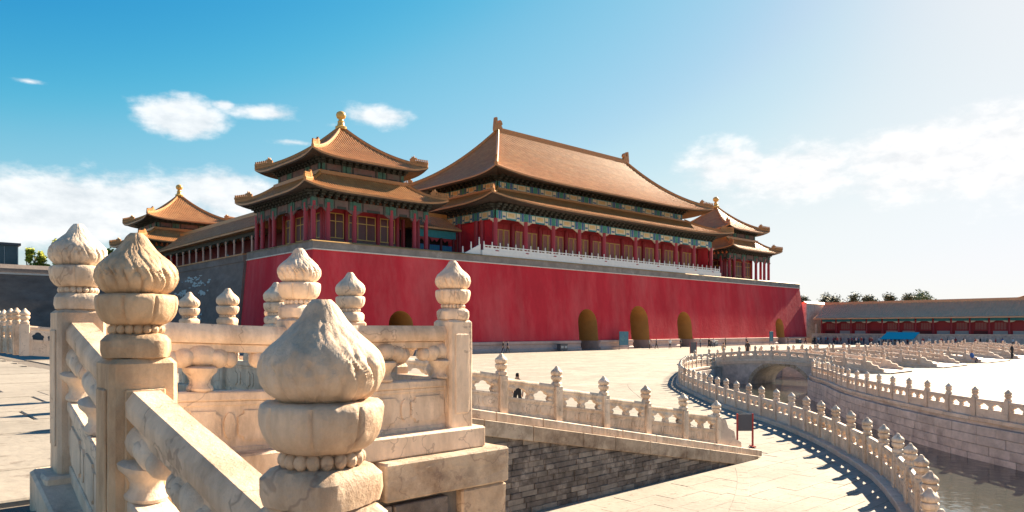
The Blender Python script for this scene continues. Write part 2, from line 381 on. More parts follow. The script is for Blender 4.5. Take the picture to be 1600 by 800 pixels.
def lay_blocks(wall, L, side, s0, s1, courses=5):
    rnd = random.Random(4)
    for c in range(courses):
        s = s0 + rnd.random()*.8; z = -.32 - .345*c
        while s < s1:
            k = rnd.randrange(4); l = (.95,1.15,1.35,1.55)[k]
            q = walk(L, l, s, s+l+.01)
            if len(q) < 2: break
            a, b = q[0], q[1]; m = (a+b)/2; t = (b-a).normalized()
            n = Vector((-t.y, t.x))*side
            off = rnd.uniform(-.012, .012)
            put('stone_block', BLK[k], wall, (m.x+n.x*(.08+off), m.y+n.y*(.08+off), z), math.atan2(t.y,t.x), (((b-a).length-.012)/l, 1, 1))
            s += l
lay_blocks(north_wall, north_bank, -1, len_at(north_bank, 23.5), len_at(north_bank, 55.5))
lay_blocks(south_wall, south_bank, 1, len_at(south_bank, 40), len_at(south_bank, 55), 4)

# ------------------------------------------------------------------ marble balustrades
def groove(a, n, w):                   # 0 in the middle of a petal, 1 in a narrow groove
    u = (a*n/(2*math.pi)) % 1.0; u = abs(u-.5)*2
    return max(0.0, (u-(1-w))/w)
def finial_mesh(n, hi, seed=0):
    mb = MB()
    # square cap with rounded shoulders
    prof = [(.080,0),(.098,.006),(.104,.03),(.103,.062),(.092,.08),(.074,.086)]
    def sq(z, a):
        p = 4.5 if z < .07 else 3.2; return (abs(math.cos(a))**p+abs(math.sin(a))**p)**(-1/p)
    mb.lathe(prof, n, fn=sq)
    # bead ring
    if hi:
        mb.lathe([(.070,.082),(.072,.09),(.072,.112),(.070,.12)], n)
        for k in range(18):
            a = 2*math.pi*k/18; mb.ell((.075*math.cos(a), .075*math.sin(a), .1), (.0155,.0155,.0175), 8, 6)
    else: mb.lathe([(.078,.082),(.088,.09),(.088,.11),(.080,.118)], n)
    # lotus drum
    prof = [(.078,.115),(.098,.124),(.117,.145),(.126,.172),(.127,.2),(.122,.216),(.100,.221)]
    if hi: prof = [(.078,.115),(.094,.121),(.106,.13),(.116,.144),(.122,.158),(.126,.174),(.1275,.19),(.127,.203),(.124,.213),(.116,.219),(.098,.221)]
    mb.lathe(prof, n, fn=lambda z, a: 1-.055*groove(a+.2, 8, .16)*(1 if z < .21 else .3))
    # flame bulb
    zs = [0,.02,.06,.12,.2,.29,.38,.47,.56,.64,.71,.78,.84,.9,.95,1.0] if hi else [0,.06,.18,.33,.48,.62,.74,.86,1.0]
    def rad(t):
        pts = [(0,.085),(.04,.100),(.10,.115),(.18,.1255),(.28,.1305),(.37,.1290),(.46,.121),(.54,.107),(.62,.0885),(.70,.070),(.78,.054),(.86,.042),(.93,.034),(1.0,.020)]
        for (a, ra), (b, rb) in zip(pts[:-1], pts[1:]):
            if a <= t <= b: return ra+(rb-ra)*(t-a)/(b-a)
        return .014
    if hi: zs = [i/36 for i in range(37)]
    H = .212
    def flute(z, a):
        t = (z-.219)/H
        if not hi: return 1-.05*groove(a+t*2.2, 10, .4)
        tw = a + 1.1*max(0, t-.15)**1.3 + seed + .05*noise.noise(Vector((a*2, z*18, seed)))
        g = groove(tw, 18, .42)*.05*(1.0 if t < .4 else .62) + groove(tw+.1+.10*math.sin(z*70+a*5), 34, .45)*.042*min(1, max(0, (t-.12)*4))*(0 if t > .93 else 1)
        g *= .55+.9*abs(noise.noise(Vector((math.cos(a)*1.7+seed, math.sin(a)*1.7, z*9))))
        g *= (.85, 1.3, .75)[int(round(seed/1.3)) % 3]*(1.25 if t < .38 else (.9 if seed else .8))
        nz = noise.noise(Vector((math.cos(a)*2.2+seed*3, math.sin(a)*2.2, z*14)))*.028 + noise.noise(Vector((math.cos(a)*6+seed, math.sin(a)*6, z*40)))*.014
        return 1-g*(1.25 if t < .35 else 1.0)+nz*(1 if t > .4 else .5)
    mb.lathe([(rad(t), .219+H*t) for t in zs], n, fn=flute)
    return mb
def weather(me, amt, sc, seed):
    for v in me.vertices:
        p = v.co*sc+Vector((seed*5.3, seed*1.7, 0))
        d = noise.noise(p)*amt + noise.noise(p*3.1)*amt*.5
        n = v.normal; v.co = v.co + n*d
    me.update()
FIN_HI = []
for k in range(3):
    me = finial_mesh(192, True, k*1.3).mesh('finial', 'marble', smooth=True); weather(me, .0028, 26, k+1); FIN_HI.append(me)
FIN_MID = finial_mesh(88, True).mesh('finial', 'marble', smooth=True)
FIN_LO = finial_mesh(20, False).mesh('finial', 'marble_far', smooth=True)
def shaft_mesh(m, hi, h=.765, down=.12):
    mb = MB()
    if hi: mb.cbox(-.105, .105, -.105, .105, -down, h, .016)
    else: mb.cbox(-.105, .105, -.105, .105, -down, h, .012)
    for s in (-1, 1):                  # raised fields on the four faces
        if hi:
            mb.cbox(-.062, .062, s*.108-.005, s*.108+.005, .10, h-.10, .004)
            mb.cbox(s*.108-.005, s*.108+.005, -.062, .062, .10, h-.10, .004)
    return mb
SHAFT_HI = []
for k in range(3):
    mb = shaft_mesh('marble', True); me = mb.mesh('post', 'marble')
    bm = bmesh.new(); bm.from_mesh(me); bmesh.ops.subdivide_edges(bm, edges=[e for e in bm.edges if e.calc_length() > .08], cuts=7, use_grid_fill=True); bm.to_mesh(me); bm.free()
    me.update(); weather(me, .0022, 16, k+4); SHAFT_HI.append(me)
SHAFT_MID = shaft_mesh('marble', True).mesh('post', 'marble')
SHAFT_LO = shaft_mesh('marble_far', False).mesh('post', 'marble_far')
BROWN = (SHAFT_HI[1].copy(), FIN_HI[1].copy())
for me in BROWN: me.materials[0] = M['marble_brown']
def post(parent, p, lod, base, sc=1.0, k=0):
    """p: world position of the foot; base: world position of the parent"""
    sh, fi = {'hi': (SHAFT_HI[k % 3], FIN_HI[k % 3]), 'mid': (SHAFT_MID, FIN_MID), 'lo': (SHAFT_LO, FIN_LO), 'brown': BROWN}[lod]
    o = put('post', sh, parent, sub(p, base), random.uniform(-.02,.02), (sc,sc,sc*random.uniform(.985,1.012) if lod in ('mid','lo') else sc))
    if lod in ('mid','lo'): o.rotation_euler.x = random.uniform(-.012,.012); o.rotation_euler.y = random.uniform(-.012,.012)
    put('finial', fi, o, (0,0,.763), random.uniform(0,6) if lod != 'lo' else 0)
    return o
VP = [(.060,.345),(.072,.35),(.074,.362),(.058,.385),(.056,.405),(.068,.43),(.092,.455),(.096,.475),(.08,.485)]
def bay_meshes(rise, lod):
    """one bay of length 1 along x between two post faces: rail, vases with lotus leaf, carved panel"""
    m = 'marble_far' if lod == 'lo' else 'marble'
    hi = lod != 'lo'
    r = MB(); nx = 8 if hi else 1
    oc = [(-.052,.615),(-.068,.635),(-.068,.685),(-.045,.722),(.045,.722),(.068,.685),(.068,.635),(.052,.615)]
    for i in range(nx): 
        pass
    vs = []; 
    for i in range(nx+1): vs += [(i/nx, a, b) for a, b in oc]
    fs = [(i*8+k, i*8+(k+1)%8, (i+1)*8+(k+1)%8, (i+1)*8+k) for i in range(nx) for k in range(8)] + [tuple(range(8)), tuple(nx*8+k for k in range(8))]
    r.add(vs, fs)
    if hi: r.cbox(0, 1, -.036, .036, .565, .616, .006)
    r.shear(rise); rail = r.mesh('rail', m, smooth=hi)
    if hi and rise: weather(rail, .002, 18, 2)
    def leaf(mb, cx, half=0):
        n, q = (14, 8) if hi else (8, 5)
        xs = [(0,.105,.072,.068), (-.095,.075,.064,.062), (.095,.075,.064,.062), (-.165,.05,.055,.05), (.165,.05,.055,.05)]
        for dx, rx, ry, rz in xs:
            if half and dx*half < 0: continue
            mb.ell((cx+dx, 0, .545-abs(dx)*.12), (rx, ry, rz), n, q)
        if hi:
            for dx in (-.085, 0, .085):
                if half and dx*half < 0: continue
                for s in (-1, 1): mb.ell((cx+dx, s*.045, .548-abs(dx)*.1), (.045,.022,.034), 10, 6)
    out = []
    if lod != 'hi':
        v = MB(); hole = [(-.165,.352),(-.165,.40),(-.19,.43),(-.165,.475),(-.11,.49),(-.085,.535),(-.03,.555),(.03,.555),(.085,.535),(.11,.49),(.165,.475),(.19,.43),(.165,.40),(.165,.352)]
        hs_ = [[(cx+x, z) for x, z in hole] for cx in (.27, .73)]
        ol = [(0,.345)] + [p for h in hs_ for p in [(h[0][0], .345)] + h[1:-1] + [(h[-1][0], .345)]] + [(1,.345),(1,.618),(0,.618)]
        t3 = geometry.tessellate_polygon([[Vector((a, c_, 0)) for a, c_ in ol]]); n_ = len(ol)
        for y_ in (-.05, .05): v.add([(a, y_, c_) for a, c_ in ol], t3)
        v.add([(a, y_, c_) for y_ in (-.05, .05) for a, c_ in ol], [(i, (i+1) % n_, n_+(i+1) % n_, n_+i) for i in range(n_)])
        if lod == 'mid':
            for cx in (.08, .5, .92):
                for s in (-1, 1): v.ell((cx, s*.045, .53), (.08,.03,.05), 10, 6); v.ell((cx, s*.04, .40), (.05,.026,.05), 10, 6)
        v.shear(rise); pm = v.mesh('pierced_band', m)
    for cx, half in ((.5,0),(0,1),(1,-1)):
        if lod != 'hi': break
        v = MB()
        v.lathe(VP, 18 if hi else 10, cx=cx, sx=1.0)
        leaf(v, cx, half)
        v.shear(rise); out.append(v)
    if lod != 'hi': vases = [pm]
    else: vases = [v.mesh('vase', m, smooth=True) for v in out]
    p = MB()
    p.box(0, 1, -.046, .046, -.10, .29)
    p.box(0, 1, -.060, .060, .29, .345) if not hi else p.cbox(0, 1, -.064, .064, .292, .346, .008)
    if hi:
        p.cbox(0, 1, -.054, .054, .265, .2915, .004); p.cbox(0, 1, -.056, .056, -.10, .03, .006)
        for s in (-1, 1):
            y0, y1 = (-.056, -.0455) if s < 0 else (.0455, .056)
            def octa(x0, x1, z0, z1, c): return [(x0+c,z0),(x1-c,z0),(x1-c,z0+c*.5),(x1,z0+c),(x1,z1-c),(x1-c,z1-c*.5),(x1-c,z1),(x0+c,z1),(x0+c,z1-c*.5),(x0,z1-c),(x0,z0+c),(x0+c,z0+c*.5)]
            def oval(cx, cz, rx, rz): return [(cx+rx*math.cos(2*math.pi*k/16), cz+rz*math.sin(2*math.pi*k/16)) for k in range(16)]
            for x0, x1 in ((.02,.30),(.42,.98) if False else (.70,.98)): p.prism(octa(x0, x1, .065, .235, .035), y0, y1)
            p.prism(octa(.40, .60, .065, .235, .03), y0, y1)
            for cx in (.35, .65): p.prism(oval(cx, .15, .034, .075), y0, y1)
    p.shear(rise); panel = p.mesh('panel', m)
    return rail, vases, panel
BAYS = {}
def bay(parent, p0, p1, lod, base, gap=.105, k=1.0):
    """fills the space between two post feet"""
    d = Vector(p1)-Vector(p0); L2 = math.hypot(d.x, d.y); t = Vector((d.x/L2, d.y/L2, d.z/L2))
    a = Vector(p0)+t*gap; L = L2-2*gap; rise = t.z*L
    key = (round(rise*k*25)/25, lod)
    if key not in BAYS: BAYS[key] = bay_meshes(key[0], lod)
    rail, vases, panel = BAYS[key]
    loc = sub(a, base); rz = math.atan2(t.y, t.x); sc = (L, k, k)
    put('rail', rail, parent, loc, rz, sc); put('panel', panel, parent, loc, rz, sc)
    for v in vases: put('vase' if lod == 'hi' else 'pierced_band', v, parent, loc, rz, sc)
def base_beam(parent, p0, p1, base, w=.34, h=.15, name='base_beam', m='marble', over=.17, dz=0, shift=0):
    d = Vector(p1)-Vector(p0); L = math.hypot(d.x, d.y); t = d/L
    mb = MB(); mb.cbox(-over, L+over, -w/2, w/2, -h, 0, .012); mb.shear(d.z/L)
    return put(name, mb.mesh(name, m), parent, sub(Vector(p0)+Vector((-t.y*shift, t.x*shift, dz)), base), math.atan2(t.y, t.x))
def balustrade(pts, lod, label, beam=True, sc=None, group=None, beam_mat='marble', km=1.0, skip=(), brown=-1):
    base = pts[0]
    b = thing('balustrade', label, 'balustrade', base, 0, group)
    for i, p in enumerate(pts):
        if i in skip: continue
        post(b, p, 'brown' if i == brown else lod, base, (sc[i] if sc else 1.0)*km, i)
    for a, c in zip(pts[:-1], pts[1:]): bay(b, a, c, lod, base, k=km)
    return b

# --- terrace edge the camera looks over
ZB = 2.70                              # top of the base beam on the terrace
P1, P2, P3 = (.806,4.11,ZB+.03), (.745,2.85,2.483), (.76,1.46,2.20)
b = balustrade([P1,(1.985,4.11,ZB),(3.17,4.11,ZB)], 'hi', 'level marble balustrade on the terrace end, joining the ramp rail to the corner post', skip=(0,))
base_beam(b, (.806,4.11,ZB), (3.17,4.11,ZB), P1)
b = balustrade([(3.17,4.11,ZB),(3.17,5.57,ZB),(3.17,7.06,ZB),(3.17,8.45,ZB),(3.17,9.72,ZB)], 'mid', 'marble balustrade along the terrace edge with four posts behind the level rail', skip=(0,))
base_beam(b, (3.17,4.45,ZB), (3.17,9.72,ZB), (3.17,4.11,ZB))
PZ = (.77, -.03, 1.90)
b = balustrade([P1,P2,P3,PZ], 'hi', 'large weathered marble balustrade sloping down the near ramp with flame finials', sc=[1.0,1.06,1.06,1.06], brown=1)
base_beam(b, (.80,4.16,ZB+.01), (.80,-.1,1.80), P1, w=.38, h=.22, over=.02)
# --- the west ramp rails
def ramp_z(x): return .53+.187*(15.78-x)
xs = [15.78-1.435*k for k in range(9)]
rp = [(3.17,9.72,ZB+.05)] + [(x,9.72,ramp_z(x)+.0) for x in reversed(xs)]
west_rail = balustrade(rp, 'mid', 'marble balustrade stepping down the side ramp above the dark brick wall', km=.9, skip=(0,))
rp2 = [(3.30,23.4,ZB+.08)] + [(x,23.4,ramp_z(x)) for x in reversed(xs)]
balustrade(rp2, 'lo', 'pale balustrade on the far side of the ramp leading off the terrace')
balustrade([(3.30,24.6+1.25*k,ZB+.08) for k in range(5)], 'mid', 'short row of close-set marble posts at the far terrace edge before the grey wall', sc=[1.03]*5)

# ------------------------------------------------------------------ terrace and ramps
FL = ZB-.15
terr = put('terrace', None, kind='structure', loc=(0,0,0)) if False else None
mb = MB(); mb.box(-40, 3.38, 3.90, 60, -.2, FL-.035)
terrace = put('terrace', mb.mesh('terrace', 'mortar'), kind='structure')
# paving slabs on the terrace floor
SL = []
for l in (1.15, 1.45, 1.75):
    q = MB(); q.cbox(-l/2, l/2, -.46, .46, -.035, .012, .010); SL.append((l, q.mesh('paving_slab', 'paving_slab')))
rnd = random.Random(3); y = 4.75
while y < 26:
    x = 2.95 - rnd.random()*.3
    n = 0
    while x > -4.6 and n < 5:
        l, me = SL[rnd.randrange(3)]
        put('paving_slab', me, terrace, (x-l/2, y, FL-.012+rnd.uniform(-.006,.006)), 0, ((l-.016)/l, .98, 1)); x -= l; n += 1
    y += .92
mb = MB(); mb.box(-40, -2.2, 4.3, 60, FL-.05, FL-.01)
put('paving', mb.mesh('paving', 'paving'), terrace)
# coping, corner and wall stones at the terrace end
def stone(name, x0, x1, y0, y1, z0, z1, m='stone_block', parent=terrace, c=.012, wsd=0):
    q = MB(); q.cbox(x0, x1, y0, y1, z0, z1, c); me = q.mesh(name, m)
    if wsd:
        bm = bmesh.new(); bm.from_mesh(me); bmesh.ops.subdivide_edges(bm, edges=[e for e in bm.edges if e.calc_length() > .1], cuts=9, use_grid_fill=True); bm.to_mesh(me); bm.free()
        me.update(); weather(me, .006, 9, wsd)
    return put(name, me, parent)
stone('coping_stone', 2.42, 3.46, 3.82, 4.34, 2.305, FL, wsd=1)
stone('coping_stone', 1.60, 2.36, 3.83, 4.34, 2.31, FL, wsd=2)
stone('coping_stone', .92, 1.56, 3.81, 4.34, 2.30, FL, wsd=3)
for k in range(4): stone('coping_stone', 2.96, 3.46, 4.36+1.28*k, 5.62+1.28*k, 2.30, FL)
stone('corner_stone', 3.04, 3.45, 3.835, 4.5, 1.30, 2.295, wsd=4)
stone('corner_stone', 3.02, 3.45, 3.835, 4.5, .3, 1.29)
BR = []
for l in (.30, .44):
    q = MB(); q.cbox(-l/2, l/2, -.06, .06, -.06, .06, .006); BR.append([(l, q.mesh('brick', mm)) for mm in ('brick_dark','brick_dark','brick_pale')])
rnd = random.Random(9); z = 2.22
for c in range(10):
    x = 3.02 - rnd.random()*.2
    while x > .95:
        l, me = rnd.choice(BR[rnd.randrange(2)])
        put('brick', me, terrace, (x-l/2, 3.90+rnd.uniform(-.012,.008), z), 0, ((l-.014)/l, 1, 1)); x -= l
    z -= .135
# near ramp (the camera stands on it) and its surface
mb = MB()
prof = [(4.0,FL-.008),(-8.8,0.0),(-8.8,-.2),(4.0,-.2)]
mb.prism(prof, -7.0, .92, 'yz')
near_ramp = put('ramp', mb.mesh('ramp', 'ramp_brick'), kind='structure')
# west ramp
def cop_z(x): return ramp_z(x)-.12
mb = MB(); mb.prism([(3.38,FL-.02),(4.2,FL-.02),(17.0,.02),(17.0,-.2),(3.38,-.2)], 9.525, 23.9, 'xz')
west_ramp = put('ramp', mb.mesh('ramp', 'mortar'), kind='structure')
mb = MB()
mb.prism([(3.40,FL-.012),(4.2,FL-.012),(17.3,.02),(17.3,-.05),(3.40,FL-.3)], 9.95, 23.2, 'xz'); put('ramp_surface', mb.mesh('ramp_surface', 'paving_slab'), west_ramp)
# coping stones of the ramp, two stepped courses
x = 3.46; k = 0
while x < 17.0:
    l = min(1.18+.2*((k*7)%3-1), 17.35-x)
    for (y0, y1, d0, d1, sh) in ((9.44,9.9,-.44,-.16,0),(9.53,9.92,-.162,.0,.35)):
        q = MB(); q.cbox(0, l-.012, y0, y1, d0, d1, .010); q.shear(-.187)
        put('coping_stone', q.mesh('coping_stone', 'stone_block' if d0 < -.3 else 'marble'), west_ramp, (x+sh, 0, ramp_z(x+sh)+.0))
    x += l; k += 1
# bricks of the ramp's dark wall
BRW = []
for l in (.29, .40):
    q = MB(); q.cbox(-l/2, l/2, -.06, .06, -.050, .050, .006); BRW.append([(l, q.mesh('brick', mm)) for mm in ('brick_dark','brick_dark','brick_dark','brick_pale')])
rnd = random.Random(21); cand = []; z = .05; c = 0
while z < 2.3:
    x = 4.6 + (c % 2)*.2 + rnd.random()*.1
    while x < 17.0:
        l, me = rnd.choice(BRW[rnd.randrange(2)])
        if z-.06 < ramp_z(x+l)-.38 and x > 8.2: cand.append((x+l/2, 9.565+rnd.uniform(-.016,.010), z, l, me))
        x += l
    z += .106; c += 1
cand.sort(key=lambda q: q[0]); rest = MB()
for k, (x, y, z, l, me) in enumerate(cand):
    if k < 300: put('brick', me, west_ramp, (x, y, z), 0, ((l-.008)/l, 1, 1))
    else: rest.cbox(x-l/2+.004, x+l/2-.004, y-.06, y+.06, z-.05, z+.05, .006)
if rest.v: put('brick_course_rest', rest.mesh('brick_course_rest', 'brick_dark'), west_ramp, kind='stuff')
# rounded stone that ends the ramp rail
mb = MB(); mb.prism([(0,-.12),(1.0,-.12),(.95,.1),(.70,.16),(.62,.36),(.34,.42),(.22,.62),(0,.64)], -.08, .08, 'xz'); mb.shear(-.16)
put('drum_stone', mb.mesh('drum_stone', 'marble_far'), west_rail, sub((15.86,9.72,ramp_z(15.8)), rp[0]))

# ------------------------------------------------------------------ river rails
def rail_along(L, s0, s1, n, off, label, lod_near, z=.14):
    Lo = offset_line(L, off); step = (s1-s0)/n
    q = walk(Lo, step*.99999, s0, s1+.01); pts = [(p.x, p.y, z) for p in q]
    b = thing('balustrade', label, 'balustrade', pts[0])
    for i, p in enumerate(pts):
        near = math.hypot(p[0], p[1]) < lod_near
        o = post(b, p, 'mid' if near else 'lo', pts[0], .93, i); t = Vector(pts[min(i+1,len(pts)-1)])-Vector(pts[max(0,i-1)]); o.rotation_euler.z = math.atan2(t.y,t.x)
    for a, c in zip(pts[:-1], pts[1:]): bay(b, a, c, 'mid' if math.hypot(a[0],a[1]) < lod_near else 'lo', pts[0], k=.93)
    for i, (a, c) in enumerate(zip(pts[:-1], pts[1:])): base_beam(b, a, c, pts[0], w=.5, h=.17, over=-.004, m='marble_far', name='kerb_stone')
    return b
a0 = len_at(south_bank, 8.7); a1 = len_at(south_bank, 56.6)
rail_along(south_bank, a0, a1, int((a1-a0)/1.36), .28, 'marble balustrade curving along the plaza side of the stone river', 24)
a0 = len_at(north_bank, 22.5); a1 = len_at(north_bank, 56.2)
rail_along(north_bank, a0, a1, int((a1-a0)/1.52), -.28, 'marble balustrade on the far river bank above the stone block wall', 1)

# plaza slabs near the river
rnd = random.Random(5); cnt = 0; rest = MB()
SLP = []
for l in (.75, .95, 1.2):
    q = MB(); q.cbox(-l/2, l/2, -.2175, .2175, -.02, .010, .004); SLP.append((l, q.mesh('paving_slab', 'paving_slab')))
border = offset_line(south_bank, 3.3)
def dist_line(L, p): return min((q-p).length for q in L)
sbf = walk(south_bank, .4, len_at(south_bank, 7), len_at(south_bank, 50))
def side_of_bank(p):
    i = min(range(len(sbf)), key=lambda k: (sbf[k]-p).length); j = min(i+1, len(sbf)-1); i2 = max(j-1, 0)
    t = sbf[j]-sbf[i2]; d = p-sbf[i2]; return t.x*d.y-t.y*d.x, (sbf[i]-p).length
yy = 2.4; cand = []
while yy < 27:
    xx = 3.9 + rnd.random()
    while xx < 40:
        l, me = SLP[rnd.randrange(3)]; p = Vector((xx+l/2, yy))
        s, d = side_of_bank(p)
        pe = Vector((xx+l, yy)); s2, d2 = side_of_bank(pe)
        ok = s > 0 and s2 > 0 and d > .95 and d2 > .95 and True and (yy < 9.15 or (xx > 17.6)) and d < 14
        if ok:
            Z = .674*p.x+.738*p.y; rr = (.738*p.x-.674*p.y)/max(Z,.1)
            if -.1 < rr < .75 and Z > 6: cand.append((Z, xx+l/2, yy, l, me))
        xx += l
    yy += .44
cand.sort(key=lambda q: q[0])
for i, (Z, x, y, l, me) in enumerate(cand):
    h = rnd.uniform(-.003, .003)
    if i < 300: put('paving_slab', me, ground, (x, y, .002+h), rnd.uniform(-.004,.004), ((l-.006)/l, 1, 1))
    else: rest.cbox(x-l/2+.003, x+l/2-.003, y-.2175, y+.2175, -.01, .012+h, .004)
if rest.v: put('paving_slab_field', rest.mesh('paving_slab_field', 'paving_slab'), ground, kind='stuff')
bl = walk(border, .62, len_at(border, 8), len_at(border, 36))
q = MB(); q.cbox(-.305, .305, -.13, .13, -.02, .006, .004); BM_ = q.mesh('border_stone', 'paving_slab')
for a, c in zip(bl[:-1], bl[1:]):
    m_ = (a+c)/2
    if m_.y > 9.0 and m_.x < 17.6: continue
    put('border_stone', BM_, ground, (m_.x, m_.y, .014), math.atan2(c.y-a.y, c.x-a.x))

# ------------------------------------------------------------------ bridges
def deck_z(y): 
    t = (y-29.9)/9.6
    return .10+.70*max(0, math.cos(t*math.pi/2))**1.3 if abs(t) < 1 else .10
def bridge(x0, x1, label, detail):
    g = thing('stone_bridge', label, 'bridge', ((x0+x1)/2, 29.9, 0), 0, None)
    base = ((x0+x1)/2, 29.9, 0)
    ys = [20.4+19*i/26 for i in range(27)]
    # arched body with the opening cut out of the two side faces
    cy, hw, spring, crown = 29.3, 2.55, -1.5, .34
    arch = [(cy+hw*math.cos(a), spring+(crown-spring)*math.sin(a)) for a in [math.pi*i/16 for i in range(17)]]
    outline = [(y, deck_z(y)-.12) for y in ys]
    poly = outline + [(39.4,-.1),(35.1,-.1),(35.1,-2.2),(cy-hw-.001+2*hw,-2.2)] + arch + [(cy-hw,-2.2),(24.9,-2.2),(24.9,-.1),(20.4,-.1)]
    mb = MB()
    L3 = [Vector((a, b, 0)) for a, b in poly]; tris = geometry.tessellate_polygon([L3])
    for X in (x0, x1): mb.add([(X-base[0], a-base[1], b) for a, b in poly], tris)
    n = len(poly); vs = [(x0-base[0], a-base[1], b) for a, b in poly]+[(x1-base[0], a-base[1], b) for a, b in poly]
    mb.add(vs, [(i, (i+1)%n, n+(i+1)%n, n+i) for i in range(n)])
    put('bridge_body', mb.mesh('bridge_body', 'stone_bank'), g)
    mb = MB()
    for a, c in zip(ys[:-1], ys[1:]):
        za, zc = deck_z(a), deck_z(c)
        mb.add([(x0-base[0]-.12, a-29.9, za), (x1-base[0]+.12, a-29.9, za), (x1-base[0]+.12, c-29.9, zc), (x0-base[0]-.12, c-29.9, zc),
                (x0-base[0]-.12, a-29.9, za-.14), (x1-base[0]+.12, a-29.9, za-.14), (x1-base[0]+.12, c-29.9, zc-.14), (x0-base[0]-.12, c-29.9, zc-.14)],
               [(0,1,2,3),(4,7,6,5),(0,3,7,4),(1,5,6,2)])
    put('deck', mb.mesh('deck', 'marble_far', fix=False), g)
    if detail:
        for i in range(16):            # arch ring of single wedge stones
            a, c = math.pi*i/16+.008, math.pi*(i+1)/16-.008
            for X, sgn in ((x0,-1),(x1,1)):
                q = MB(); pts = [(cy+(hw+d)*math.cos(t)-29.9, spring+(crown-spring+d)*math.sin(t)) for t, d in ((a,0),(c,0),(c,.3),(a,.3))]
                q.prism(pts, X-base[0]-.03, X-base[0]+.03, 'yz'); put('arch_stone', q.mesh('arch_stone', 'stone_block'), g)
    return g
def bridge_rail(x, label, ymin=22.4, ymax=37.6, n=10, lod='lo'):
    pts = [(x, ymin+(ymax-ymin)*i/n, deck_z(ymin+(ymax-ymin)*i/n)+.02) for i in range(n+1)]
    b = thing('balustrade', label, 'balustrade', pts[0])
    for i, p in enumerate(pts): post(b, p, lod, pts[0], .98, i)
    for a, c in zip(pts[:-1], pts[1:]): bay(b, a, c, lod, pts[0], k=.98)
    for s, p in ((-1, pts[0]), (1, pts[-1])):
        mb = MB(); mb.prism([(0,-.1),(s*1.35,-.12),(s*1.30,.06),(s*.98,.12),(s*.88,.30),(s*.5,.36),(s*.38,.56),(0,.62)], -.09, .09, 'yz')
        put('drum_stone', mb.mesh('drum_stone', 'marble_far'), b, sub((p[0], p[1]+s*.1, p[2]), pts[0]))
    mb = MB()                          # swelling stone plinth under the rail
    vs = []; fs = []; N = 24
    for i in range(N+1):
        y = ymin-1.55+(ymax-ymin+3.1)*i/N; z = deck_z(y)
        vs += [(-.26, y-pts[0][1], max(-.2,z-.34)-pts[0][2]), (-.20, y-pts[0][1], z-.06-pts[0][2]), (-.15, y-pts[0][1], z+.012-pts[0][2]), (.15, y-pts[0][1], z+.012-pts[0][2]), (.20, y-pts[0][1], z-.06-pts[0][2]), (.26, y-pts[0][1], max(-.2,z-.34)-pts[0][2])]
    for i in range(N):
        for k in range(5): fs.append((i*6+k, i*6+k+1, i*6+6+k+1, i*6+6+k))
    fs += [tuple(range(6)), tuple(N*6+k for k in range(6))]
    mb.add(vs, fs); put('plinth', mb.mesh('plinth', 'marble_far'), b)
ordn = ['first', 'second', 'third', 'fourth', 'fifth']
for i, (x0, x1) in enumerate([(57.2,61.4),(69.2,75.6),(82.3,90.4),(96.3,103.6),(110,116)]):
    bridge(x0, x1, 'arched stone bridge, %s of five counted from the curved river bend' % ordn[i], i == 0)
    bridge_rail(x0+.15, 'marble rail of the %s bridge on the side facing the curved river bend' % ordn[i], lod='lo')
    bridge_rail(x1-.15, 'marble rail of the %s bridge on the side away from the curved river bend' % ordn[i], lod='lo')
gaps = [(61.6,69.0),(75.8,82.1),(90.6,96.1),(103.8,109.8)]
for i, (xa, xb) in enumerate(gaps):
    for yb, w in ((24.7,'north'),(35.3,'south')):
        n = int((xb-xa)/1.5); pts = [(xa+(xb-xa)*(k+.3)/(n-.4), yb, .12) for k in range(n)]
        balustrade(pts, 'lo', 'short marble rail between the %s and %s bridges on the %s bank' % (ordn[i], ordn[i+1], 'gate side' if w == 'south' else 'open square side'))

# ------------------------------------------------------------------ the gate platform
GX0, GX1, GY0, GY1 = 38.3, 164.3, 77.0, 106.0
TX0, TX1, TY0 = 39.5, 162.6, 78.2      # top edges after the batter
ZR, ZP = 12.85, 14.0
gate = thing('gate_platform', 'long red battered wall platform pierced by five arched gateways', 'gate', (101, 90, 0))
GB = (101, 90, 0)
ARCH = [(51.3,1.85,5.75),(87.3,2.3,6.65),(100.9,2.55,7.45),(114.6,2.3,6.65),(151.4,1.85,5.75)]
def face_pt(x, z): return (x, GY0+(TY0-GY0)*z/ZR, z)
def arch_outline(cx, hw, top, n=14):
    sp = top-hw
    return [(cx-hw,0)] + [(cx-hw*math.cos(math.pi*i/n), sp+hw*math.sin(math.pi*i/n)) for i in range(n+1)] + [(cx+hw,0)]
PLZ = 1.55
# north face: one polygon whose lower edge runs up and over each arch
lower = []
for a in ARCH: lower += [p for p in arch_outline(*a)]
poly = [(GX0,0)] + lower + [(GX1,0),(TX1,ZR),(TX0,ZR)]
mb = MB(); tris = geometry.tessellate_polygon([[Vector((a,b,0)) for a, b in poly]])
mb.add([sub(face_pt(a,b),GB) for a, b in poly], tris)
